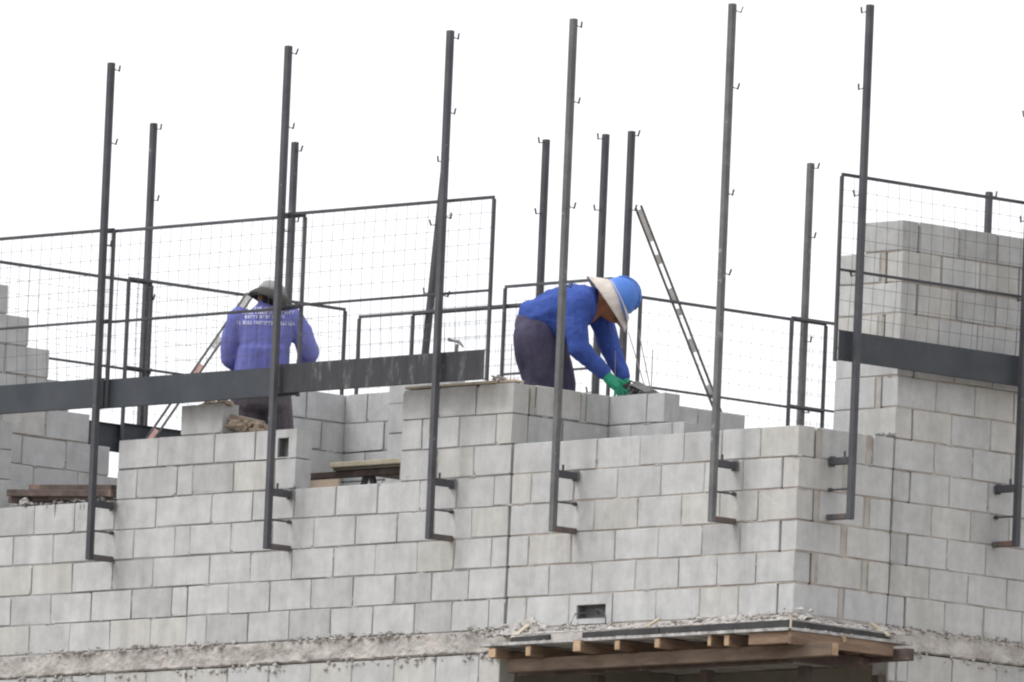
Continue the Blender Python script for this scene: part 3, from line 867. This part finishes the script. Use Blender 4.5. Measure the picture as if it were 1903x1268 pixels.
# timber and mortar lip on top of the right pier
o = one_bar('timber_lip', (-3.68, .045, 1.609), (-2.82, .045, 1.609), .10, .016, 'wood_pale', None, .003); tag(o, 'pale board edge on top of the right pier under the toe board', 'board')
o = one_bar('timber_lip', (-2.80, .055, 1.610), (-2.66, .055, 1.610), .09, .016, 'wood_orange', None, .003); tag(o, 'small orange plywood strip on the right pier corner', 'board')
bm = bmesh.new(); lumps(bm, [(-2.80 + random.uniform(-.05, .04), .02 + random.uniform(-.03, .03), 1.618 + random.uniform(0, .03)) for _ in range(14)], .010, .02)
tag(mesh_obj('mortar_clod', bm, 'mortar'), 'clod of mortar at the right end of the stained toe board', 'mortar', kind='stuff')
o = one_bar('angle_cleat', on_y(521, 735, -.10), on_y(550, 731, -.10), .03, .022, 'paint', None, .002); tag(o, 'small dark steel cleat under the toe board beside the left worker', 'cleat')
# loose mortar at the chipped pier block
bm = bmesh.new(); lumps(bm, [(-.06 + random.uniform(-.10, .06), .845 - random.uniform(0, .02), 1.205 + random.uniform(0, .025)) for _ in range(26)], .008, .02)
tag(mesh_obj('mortar_clod', bm, 'mortar_dark'), 'dark mortar crumbs where the right pier meets the parapet', 'mortar', kind='stuff')

# rebars standing in the stub wall
for a, b, lb in (((1203, 735), (1168, 618), 'leftmost slanting rebar beside the beige cloth'), ((1211, 735), (1186, 612), 'middle slanting rebar over the stub wall'), ((1210, 735), (1213, 650), 'short upright rebar over the stub wall')):
    A, B = on_y(*a, .92), on_y(*b, .92)
    bm = bmesh.new(); tube(bm, [A + (A - B) * .5, A, B], .0035, 6)
    tag(mesh_obj('rebar', bm, 'rebar'), lb, 'rebar', 'rebars in the stub wall')
for px, y0_, y1_, lb in ((1142, 738, 652, 'thin upright rebar in front of the far sleeve of the bending worker'), (949, 712, 640, 'thin upright rebar left of the bending worker\'s trousers')):
    A, B = on_x(px, y0_, -2.70), on_x(px + 2, y1_, -2.70)
    bm = bmesh.new(); tube(bm, [A - Vector((0, 0, .2)), B], .003, 6)
    tag(mesh_obj('rebar', bm, 'rebar'), lb, 'rebar', 'rebars in the stub wall')

# hammer hooked over the toe board
hp = on_y(850, 640, -.118)
hm = thing('hammer', hp, 'claw hammer hooked over the mortar-splashed toe board', 'hammer')
def hpx(px, py): return on_y(px, py, -.118)
bm = bmesh.new(); tube(bm, [hpx(846, 665), hpx(848, 652), hpx(849, 640)], [.012, .011, .012], 8); mesh_obj('handle', bm, 'steel', hm)
bm = bmesh.new(); tube(bm, [hpx(834, 631), hpx(839, 633), hpx(845, 634), hpx(853, 636), hpx(858, 641), hpx(861, 646)], [.012, .010, .008, .012, .009, .004], 8); mesh_obj('head', bm, 'steel', hm)

# ------------------------------------------------------------------ people
_ico = bmesh.new(); bmesh.ops.create_icosphere(_ico, subdivisions=2, radius=1.0)
ICO = [v.co.copy() for v in _ico.verts]; _ico.free()
def ell(c, r, rot=None):
    r = (r, r, r) if isinstance(r, (int, float)) else r
    out = []
    for v in ICO:
        q = Vector((v.x * r[0], v.y * r[1], v.z * r[2]))
        if rot is not None: q = rot @ q
        out.append(Vector(c) + q)
    return out
def hull(bm, *sets):
    vs_ = [bm.verts.new(p) for s_ in sets for p in s_]
    res = bmesh.ops.convex_hull(bm, input=vs_)
    junk = [e for e in res['geom_interior'] + res['geom_unused'] if isinstance(e, bmesh.types.BMVert)]
    bmesh.ops.delete(bm, geom=list(set(junk)), context='VERTS')
def limb(bm, pts, radii, squash=None):
    for a, b, ra, rb_ in zip(pts, pts[1:], radii, radii[1:]):
        hull(bm, ell(a, ra, squash), ell(b, rb_, squash))
def blob(name, bm, voxel, smooth, mat, parent, wrinkle=0.0, wscale=(9, 9, 9), seed=0, flow=None):
    me = bpy.data.meshes.new('tmp'); bm.to_mesh(me); bm.free()
    o = bpy.data.objects.new('tmp', me); COL.objects.link(o)
    m = o.modifiers.new('r', 'REMESH'); m.mode = 'VOXEL'; m.voxel_size = voxel
    if smooth:
        m = o.modifiers.new('s', 'SMOOTH'); m.factor = .5; m.iterations = smooth
    dg = bpy.context.evaluated_depsgraph_get()
    ev_ = o.evaluated_get(dg)
    out = bpy.data.meshes.new_from_object(ev_)
    bpy.data.objects.remove(o)
    if wrinkle:
        nrm = [v.normal.copy() for v in out.vertices]
        for v, n_ in zip(out.vertices, nrm):
            c = v.co
            if flow is not None:                      # folds run along 'flow'
                d = flow; along = c.dot(d); c2 = c - d * along * .72
            else: c2 = c
            q = Vector((c2.x * wscale[0], c2.y * wscale[1], c2.z * wscale[2])) + Vector((seed, 0, 0))
            a = noise.noise(q); b_ = noise.noise(q * 2.3 + Vector((5, 1, 2)))
            f = (1 - abs(a) * 2.2) * .8 + b_ * .5
            v.co += n_ * (wrinkle * f)
    out.name = name
    out.materials.clear()
    return link(name, out, mat, parent, smooth=True)

Rv, Fv, Uv = r0.copy(), Vector((fw.x, fw.y, 0)).normalized(), Vector((0, 0, 1))
FRAME = Matrix((Rv, Fv, Uv)).transposed()      # columns: image right, away, up

def finger_chain(bm, base, dirs, lens, r):
    p = Vector(base); pts = [p]
    for d, l_ in zip(dirs, lens):
        p = p + d.normalized() * l_; pts.append(p)
    limb(bm, pts, [r * (1 - .08 * i) for i in range(len(pts))])

# ---- worker bending over the wall -------------------------------------------------
def bending_worker():
    w0 = .74
    zf = zc                                            # stands on the work platform
    P = lambda x, y, w=0.0: at(x, y, w0 + w)
    hipN, hipF = P(992, 628, -.10), P(1014, 622, .11)
    t = thing('person', (hipN.x, hipN.y, zf), 'bending worker in royal blue shirt, blue helmet and beige neck cloth laying blocks', 'person')
    kneeN = Vector((P(1000, 740, -.10).x, P(1000, 740, -.10).y, zf + .47)); kneeF = P(1040, 738, .12); kneeF.z = zf + .48
    ankN = P(985, 800, -.10); ankN.z = zf + .10
    ankF = P(1040, 800, .12); ankF.z = zf + .10
    shN, shF = P(1070, 568, -.17), P(1112, 572, .17)
    elN, wrN = P(1074, 646, -.22), P(1122, 692, -.14)
    elF, wrF = P(1134, 648, .17), P(1158, 699, .02)
    neck = P(1102, 556, 0); head = P(1143, 556, -.01)
    pel, mid, chest = P(1000, 607, 0), P(1036, 585, 0), P(1086, 572, 0)
    # body (skin), one continuous figure under the clothes
    bm = bmesh.new()
    limb(bm, [pel, mid, chest], [.11, .105, .115])
    limb(bm, [chest, neck, head], [.07, .055, .06])
    hull(bm, ell(head, .08), ell(P(1158, 549, -.01), .078), ell(P(1140, 572, -.01), .06))
    hull(bm, ell(P(1123, 583, -.01), .03), ell(P(1138, 592, -.01), .03), ell(P(1136, 570, -.01), .06))       # jaw, looking down
    limb(bm, [P(1143, 592, -.01), P(1145, 600, -.01)], [.014, .011])                                           # nose
    hull(bm, ell(P(1136, 566, -.09), (.018, .012, .03), FRAME))                                               # ear
    hull(bm, ell(P(1136, 566, .07), (.018, .012, .03), FRAME))
    for s_, e_, w_ in ((shN, elN, wrN), (shF, elF, wrF)):
        limb(bm, [chest, s_, e_, w_, w_ + (w_ - e_).normalized() * .03], [.07, .055, .042, .030, .028])
    for h_, k_, a_ in ((hipN, kneeN, ankN), (hipF, kneeF, ankF)):
        limb(bm, [pel, h_, k_, a_, a_ + Rv * .12 - Uv * .05], [.10, .085, .06, .045, .035])
    blob('body', bm, .012, 3, 'skin', t)
    # shirt
    bm = bmesh.new()
    D_ = Matrix.Identity(3)
    R3 = FRAME
    hull(bm, ell(P(984, 584, 0), (.075, .15, .085), R3), ell(P(1000, 590, 0), (.11, .165, .11), R3))
    hull(bm, ell(P(990, 592, 0), (.10, .165, .105), R3), ell(P(1010, 590, 0), (.12, .17, .125), R3), ell(P(1036, 578, 0), (.12, .175, .15), R3))
    hull(bm, ell(P(1030, 580, 0), (.12, .175, .155), R3), ell(P(1062, 570, 0), (.12, .19, .15), R3), ell(P(1086, 568, 0), (.09, .20, .135), R3))
    hull(bm, ell(P(1012, 600, 0), (.10, .165, .11), R3), ell(P(1052, 606, 0), (.09, .165, .105), R3))
    hull(bm, ell(P(1080, 568, 0), (.09, .19, .13), R3), ell(P(1102, 557, 0), (.05, .085, .075), R3))
    limb(bm, [shN + Vector((0, 0, .0)), (shN + elN) / 2 - Rv * .012, elN, (elN + wrN) / 2, wrN], [.092, .083, .070, .056, .047])
    limb(bm, [shF, (shF + elF) / 2, elF, (elF + wrF) / 2, wrF], [.090, .078, .064, .053, .045])
    blob('shirt', bm, .0095, 4, 'blue_shirt', t, .010, (13, 13, 13), 3, flow=(elN - shN).normalized())
    # trousers
    bm = bmesh.new()
    hull(bm, ell(P(985, 603, 0), (.10, .165, .09), R3), ell(P(1000, 628, 0), (.13, .175, .10), R3), ell(P(1008, 655, 0), (.135, .17, .09), R3))
    limb(bm, [hipN, (hipN + kneeN) / 2 - Rv * .0, kneeN, (kneeN + ankN) / 2, ankN], [.135, .132, .105, .098, .09])
    limb(bm, [hipF, (hipF + kneeF) / 2 + Rv * .0, kneeF, (kneeF + ankF) / 2, ankF], [.13, .115, .10, .095, .09])
    blob('trousers', bm, .011, 4, 'trousers', t, .010, (11, 11, 9), 8, flow=Uv)
    # boots
    for a_ in (ankN, ankF):
        bm = bmesh.new()
        hull(bm, ell(a_ - Uv * .0, .055), ell(a_ - Uv * .055, (.05, .045, .045)))
        hull(bm, ell(a_ - Uv * .062 - Rv * .02, .038), ell(a_ - Uv * .066 + Rv * .15, .034))
        blob('boot', bm, .009, 2, 'boot', t)
    # helmet: dome axis points along the bent head
    ax = (Rv * .87 + Uv * .47 + Fv * .05).normalized()          # crown direction
    side = Fv.copy(); side = (side - ax * side.dot(ax)).normalized()
    fr = ax.cross(side).normalized()                                      # towards the forehead / down
    if fr.z > 0: fr = -fr
    hc = P(1152, 551, -.012)
    def dome(lo, hi, rs, n=28, m_=12, thick=.006):
        bm = bmesh.new(); rings = []
        for j in range(m_ + 1):
            a = lo + (hi - lo) * j / m_
            rr, hh = math.cos(a), math.sin(a)
            ring = []
            for k in range(n):
                th = 2 * math.pi * k / n
                ring.append(bm.verts.new(hc + side * (rs[0] * rr * math.cos(th)) + fr * (rs[1] * rr * math.sin(th)) + ax * (rs[2] * hh)))
            rings.append(ring)
        for a, b in zip(rings, rings[1:]):
            for k in range(n): bm.faces.new((a[k], a[(k + 1) % n], b[(k + 1) % n], b[k]))
        bm.faces.new(rings[-1])
        return bm
    bm = dome(-.12, 1.45, (.112, .130, .135))
    bmesh.ops.recalc_face_normals(bm, faces=bm.faces)
    bmesh.ops.solidify(bm, geom=bm.faces, thickness=.006)
    hel = mesh_obj('helmet', bm, 'helmet', t, True)
    # brim with peak on the forehead side
    bm = bmesh.new(); n = 36; ra, rb2, rc_ = [], [], []
    for k in range(n):
        th = 2 * math.pi * k / n
        base = hc + side * (.110 * math.cos(th)) + fr * (.128 * math.sin(th)) - ax * .010
        ext = .010 + .055 * max(0, math.sin(th)) ** 2
        outp = base + side * (ext * math.cos(th)) + fr * (ext * math.sin(th)) - ax * (.012 + .02 * max(0, math.sin(th)))
        ra.append(bm.verts.new(base)); rb2.append(bm.verts.new(outp)); rc_.append(bm.verts.new(base - ax * .012))
    for k in range(n):
        q = (k + 1) % n
        bm.faces.new((ra[k], ra[q], rb2[q], rb2[k])); bm.faces.new((rb2[k], rb2[q], rc_[q], rc_[k]))
    mesh_obj('brim', bm, 'helmet', hel, True)
    bm = bmesh.new()                                                       # raised ridges over the shell
    for off in (-.03, 0, .03):
        pts = []
        for j in range(15):
            a = -.1 + (math.pi + .2) * j / 14
            pts.append(hc + fr * (.131 * math.cos(a) * (1 - abs(off) * 2)) + ax * (.137 * math.sin(a)) + side * (off * (1 + .4 * math.sin(a))))
        pts = [p for p in pts if (p - hc).dot(ax) > .03]
        tube(bm, pts, .006, 6)
    mesh_obj('ridge', bm, 'helmet', hel, True)
    # beige sun cloth hanging round the neck and face
    bm = bmesh.new()
    rows = []; n = 40
    for j in range(10):
        f = j / 9
        row = []
        for k in range(n):
            th = 2 * math.pi * k / n
            s_, c_ = math.sin(th), math.cos(th)
            u_ = (s_ + 1) / 2                                              # 0 at the nape, 1 at the forehead
            rr = 1.0 + .05 * f + .035 * math.sin(k * 2.1) * f
            p = hc + side * (.113 * c_ * rr) + fr * ((.126 + .03 * u_) * s_ * rr) - ax * .008
            off = (-Rv * .150 + Uv * .012).lerp(-Rv * .030 - Uv * .085, u_ ** 1.3)
            p += off * f
            row.append(bm.verts.new(p))
        rows.append(row)
    for a, b in zip(rows, rows[1:]):
        for k in range(n): bm.faces.new((a[k], a[(k + 1) % n], b[(k + 1) % n], b[k]))
    bmesh.ops.recalc_face_normals(bm, faces=bm.faces)
    bmesh.ops.solidify(bm, geom=bm.faces, thickness=.004)
    mesh_obj('neck_cloth', bm, 'flap', t, True)
    # green gloves with bent fingers
    def glove(wrist, elbow, palm, spread, dirs_list, thumb, name='glove'):
        bm = bmesh.new()
        ax_ = (palm - wrist).normalized()
        hull(bm, ell(wrist - ax_ * .01, .034), ell(wrist + ax_ * .03, .036))
        sp = spread.normalized()
        kn = palm + ax_ * .045
        hull(bm, ell(wrist + ax_ * .02, .036), ell(palm + sp * .026, .027), ell(palm - sp * .026, .027), ell(kn + sp * .028, .018), ell(kn - sp * .028, .018))
        for i, (ds, ln) in enumerate(dirs_list):
            b_ = kn + sp * (.033 - .022 * i)
            finger_chain(bm, b_, ds, [ln * .42, ln * .32, ln * .26], .0115 if i < 3 else .010)
        tb = palm - ax_ * .02 + sp * .035
        finger_chain(bm, tb, thumb, [.04, .03, .026], .0125)
        return blob(name, bm, .0042, 2, 'glove', t)
    pN = P(1137, 709, -.14)
    a1 = (pN - wrN).normalized(); dn = -Uv
    glove(wrN, elN, pN, (Rv * .5 + Fv * .8 + Uv * .35), [
        ([a1, Rv * .7 - Uv * .4, Rv * .3 - Uv], .085), ([a1, Rv * .3 - Uv * .7, dn], .09), ([a1 + dn * .3, dn, dn - Rv * .4], .082), ([a1 + dn * .4, dn - Rv * .2, dn - Rv * .6], .066)],
        [Rv * .9 - Uv * .2, Rv * .8 - Uv * .5, Rv * .5 - Uv * .8])
    pF = P(1162, 718, .0)
    a2 = (pF - wrF).normalized()
    glove(wrF, elF, pF, (Rv * .6 - Fv * .75), [
        ([a2, dn, dn - Rv * .3], .085), ([a2, dn, dn - Rv * .4], .088), ([a2, dn - Rv * .2, dn - Rv * .5], .08), ([a2, dn - Rv * .3, dn - Rv * .6], .064)],
        [Rv * .3 - Uv, -Uv - Rv * .2, -Uv - Rv * .5])
    return t
bending_worker()

# trowel in the far hand and fresh mortar on the stub wall
ty = .90
tv = lambda px, py, y=ty: on_y(px, py, y)
tr = thing('trowel', tv(1170, 730), 'dark mason\'s trowel held on the stub wall by the bending worker', 'trowel')
bm = bmesh.new()
A, B_, C_ = tv(1176, 712, .89), tv(1172, 733, .83), tv(1206, 738, .96)
pts = [tv(1172, 716, .86), tv(1183, 708, 1.0), tv(1226, 731, 1.0), tv(1214, 736, .88)]
a = [bm.verts.new(p) for p in pts]; b = [bm.verts.new(p + Vector((0, 0, .004))) for p in pts]
bm.faces.new(a[::-1]); bm.faces.new(b)
for i in range(4): bm.faces.new((a[i], a[(i + 1) % 4], b[(i + 1) % 4], b[i]))
mesh_obj('blade', bm, 'dark_hole', tr)
bm = bmesh.new(); tube(bm, [tv(1180, 712, .93), tv(1172, 708, .95), tv(1166, 716, .96), tv(1160, 718, .96)], [.006, .006, .012, .013], 8)
mesh_obj('handle', bm, 'wood_dark', tr)
bm = bmesh.new()
for i in range(70):
    px = random.uniform(1168, 1216); f = (px - 1168) / 48
    topy = 716 + 18 * f
    y = random.uniform(.87, .97)
    p = on_y(px, random.uniform(topy, 736), y)
    lumps(bm, [(p.x, p.y, max(1.602, p.z))], .014, .028)
tag(mesh_obj('mortar_bed', bm, 'wet'), 'fresh dark mortar heaped on the stub wall beside the green gloves', 'mortar', kind='stuff')

# ---- worker with the bucket hat, seen from behind ---------------------------------
def hat_worker():
    w0 = 2.62
    P = lambda x, y, w=0.0: at(x, y, w0 + w)
    pel = P(484, 728, 0)
    zf = pel.z - .90
    t = thing('person', (pel.x, pel.y, zf), 'worker seen from behind in faded violet-blue printed shirt and grey bucket hat', 'person')
    R3 = FRAME
    head = P(506, 552, .03); neck = P(496, 576, .0)
    shL, shR = P(446, 592, 0), P(541, 594, .02)
    elL, wrL = P(428, 664, .06), P(452, 690, .28)
    elR, wrR = P(574, 654, .06), P(560, 694, .26)
    hipL, hipR = P(460, 738, 0), P(510, 738, 0)
    def leg(px, w):
        k = P(px, 800, w); k.z = zf + .48
        a = P(px - 4, 860, w - .02); a.z = zf + .1
        return k, a
    kL, aL = leg(458, .04); kR, aR = leg(524, .04)
    bm = bmesh.new()
    limb(bm, [pel, P(486, 660, 0), P(492, 620, 0.01)], [.09, .08, .085])
    limb(bm, [P(494, 606, 0), neck, head], [.055, .05, .06])
    hull(bm, ell(head, (.074, .09, .075), R3), ell(P(507, 547, .03), (.074, .09, .07), R3))
    hull(bm, ell(P(508, 566, .07), .05), ell(P(508, 556, .06), .06))
    limb(bm, [P(510, 558, .13), P(510, 562, .15)], [.014, .01])
    for px in (482, 531): hull(bm, ell(P(px, 555, .03), (.01, .018, .03), R3))
    for s_, e_, w_ in ((shL, elL, wrL), (shR, elR, wrR)):
        limb(bm, [P(494, 610, 0), s_, e_, w_], [.065, .052, .042, .032])
        hp_ = w_ + (w_ - e_).normalized() * .07
        hull(bm, ell(w_, .03), ell(hp_ + Rv * .02, .022), ell(hp_ - Rv * .02, .022))
        for i in range(4):
            finger_chain(bm, hp_ + Rv * (.027 - .018 * i), [Fv, Fv - Uv * .6, -Uv], [.035, .028, .022], .0095)
        finger_chain(bm, w_ + (w_ - e_).normalized() * .03 + Rv * (.03 if w_ is wrL else -.03), [Fv + Rv * (.5 if w_ is wrL else -.5), Fv, Fv - Uv * .3], [.035, .028, .02], .011)
    for h_, k_, a_ in ((hipL, kL, aL), (hipR, kR, aR)):
        limb(bm, [pel, h_, k_, a_, a_ + Fv * .12 - Uv * .05], [.10, .085, .06, .045, .035])
    blob('body', bm, .010, 2, 'skin', t)
    bm = bmesh.new()
    hull(bm, ell(P(456, 606, 0), (.06, .10, .075), R3), ell(P(532, 606, .01), (.06, .10, .075), R3), ell(P(470, 660, 0), (.08, .115, .06), R3), ell(P(512, 660, .0), (.08, .115, .06), R3))
    hull(bm, ell(P(470, 650, 0), (.10, .125, .06), R3), ell(P(512, 650, .0), (.09, .125, .06), R3), ell(P(462, 712, 0), (.10, .13, .05), R3), ell(P(510, 712, .0), (.095, .13, .05), R3))
    hull(bm, ell(P(460, 600, 0), (.05, .085, .05), R3), ell(P(530, 600, 0), (.05, .085, .05), R3), ell(P(496, 572, .0), (.066, .066, .04), R3))
    hull(bm, ell(P(496, 572, 0), (.068, .068, .03), R3), ell(P(499, 563, .015), (.06, .06, .025), R3))
    limb(bm, [shL, (shL + elL) / 2 - Rv * .012, elL, (elL + wrL) / 2, wrL], [.080, .078, .066, .055, .046])
    limb(bm, [shR, (shR + elR) / 2 + Rv * .012, elR, (elR + wrR) / 2, wrR], [.080, .076, .066, .055, .046])
    shirt = blob('shirt', bm, .0095, 4, 'violet_shirt', t, .010, (13, 13, 8), 21, flow=Uv)
    bm = bmesh.new()
    hull(bm, ell(P(460, 722, 0), (.105, .135, .08), R3), ell(P(508, 722, 0), (.105, .135, .08), R3), ell(P(462, 756, 0), (.10, .135, .06), R3), ell(P(512, 756, 0), (.10, .135, .06), R3))
    limb(bm, [hipL, (hipL + kL) / 2, kL, (kL + aL) / 2, aL], [.115, .108, .095, .09, .085])
    limb(bm, [hipR, (hipR + kR) / 2, kR, (kR + aR) / 2, aR], [.115, .108, .095, .09, .085])
    blob('trousers', bm, .011, 4, 'trousers_grey', t, .006, (11, 11, 9), 30, flow=Uv)
    for a_ in (aL, aR):
        bm = bmesh.new()
        hull(bm, ell(a_, .055), ell(a_ - Uv * .055, (.05, .045, .045)))
        hull(bm, ell(a_ - Uv * .062 - Fv * .02, .038), ell(a_ - Uv * .066 + Fv * .15, .034))
        blob('boot', bm, .009, 2, 'boot', t)
    # bucket hat, tipped to the right
    ax = (Uv * 1.0 + Rv * .30 + Fv * .10).normalized()
    sx = (Rv - ax * Rv.dot(ax)).normalized(); sy = ax.cross(sx)
    c = P(506, 543, .03)
    n = 36
    def ring(bm, rx, ry, h, droop=0.0):
        r_ = []
        for k in range(n):
            th = 2 * math.pi * k / n
            dz = droop * math.cos(th) + .006 * math.sin(3 * th + 1) * (1 if rx > .12 else 0)
            r_.append(bm.verts.new(c + sx * (rx * math.cos(th)) + sy * (ry * math.sin(th)) + ax * (h + dz)))
        return r_
    def loft(bm, rs, cap=True):
        for a, b in zip(rs, rs[1:]):
            for k in range(n): bm.faces.new((a[k], a[(k + 1) % n], b[(k + 1) % n], b[k]))
        if cap: bm.faces.new(rs[-1])
    bm = bmesh.new()
    loft(bm, [ring(bm, .098, .112, -.012), ring(bm, .090, .102, .02), ring(bm, .078, .09, .048), ring(bm, .05, .06, .064), ring(bm, .02, .025, .067)])
    bmesh.ops.recalc_face_normals(bm, faces=bm.faces); bmesh.ops.solidify(bm, geom=bm.faces, thickness=.004)
    hat = mesh_obj('hat', bm, 'hat', t, True)
    bm = bmesh.new()
    loft(bm, [ring(bm, .097, .111, -.004), ring(bm, .122, .137, -.018, .004), ring(bm, .142, .156, -.046, -.004), ring(bm, .148, .162, -.076, -.012)], cap=False)
    bmesh.ops.recalc_face_normals(bm, faces=bm.faces); bmesh.ops.solidify(bm, geom=bm.faces, thickness=.004)
    mesh_obj('hat_brim', bm, 'hat_dark', hat, True)
    bm = bmesh.new()
    hull(bm, ell(P(506, 560, -.045), (.07, .03, .03), R3), ell(P(506, 549, -.05), (.07, .03, .03), R3))
    blob('hair', bm, .009, 2, 'hair', t)
    # three lines of white print on the back, laid onto the cloth
    dg = bpy.context.evaluated_depsgraph_get(); dg.update()
    bm = bmesh.new()
    rr = random.Random(4)
    def mark(x0, x1, y0, y1):
        nseg = max(1, int((x1 - x0) / 3.0)); va = []
        for i in range(nseg + 1):
            x = x0 + (x1 - x0) * i / nseg; col = []
            for y in (y0, y1):
                d = ray(x, y).normalized()
                hit, loc, nn, _ = shirt.ray_cast(shirt.matrix_world.inverted() @ (CAM + d * 90), d)
                if not hit: return
                col.append(bm.verts.new(shirt.matrix_world @ loc - d * .003))
            va.append(col)
        for a, b in zip(va, va[1:]): bm.faces.new((a[0], b[0], b[1], a[1]))
    for (xa, xb, ya, yb, sl) in ((452, 540, 570, 575, -.02), (450, 545, 578, 584, 0), (455, 532, 586, 592, 0), (440, 548, 597, 604, .02)):
        x = xa
        while x < xb:
            wd = rr.uniform(2.2, 4.2)
            y_ = sl * (x - 495)
            k = rr.random()
            if k < .35: mark(x, x + wd, ya + y_, yb + y_)
            elif k < .7:
                mark(x, x + 1.4, ya + y_, yb + y_); mark(x + 1.4, x + wd, ya + y_, ya + 2 + y_)
            else:
                mark(x, x + wd, yb - 2 + y_, yb + y_); mark(x + wd / 2 - .7, x + wd / 2 + .8, ya + y_, yb + y_)
            x += wd + rr.uniform(.9, 1.6) + (3 if rr.random() < .12 else 0)
    mesh_obj('back_print', bm, 'white_print', shirt)
    # low stand under his feet
    s_ = thing('trestle_stand', (pel.x, pel.y, 0), 'low timber stand under the worker with the bucket hat', 'platform')
    cx, cy = (aL.x + aR.x) / 2, (aL.y + aR.y) / 2
    top = zf
    for i in range(3):
        one_box('plank', (cx - .30, cy - .24 + i * .20, top - .035), (cx + .28, cy - .05 + i * .20, top), 'wood_dark', s_, .003)
    for x in (-.24, .22):
        for y in (-.2, .32):
            one_box('leg', (cx + x, cy + y - .03, 0), (cx + x + .06, cy + y + .03, top - .036), 'wood_dark', s_, .003)
hat_worker()
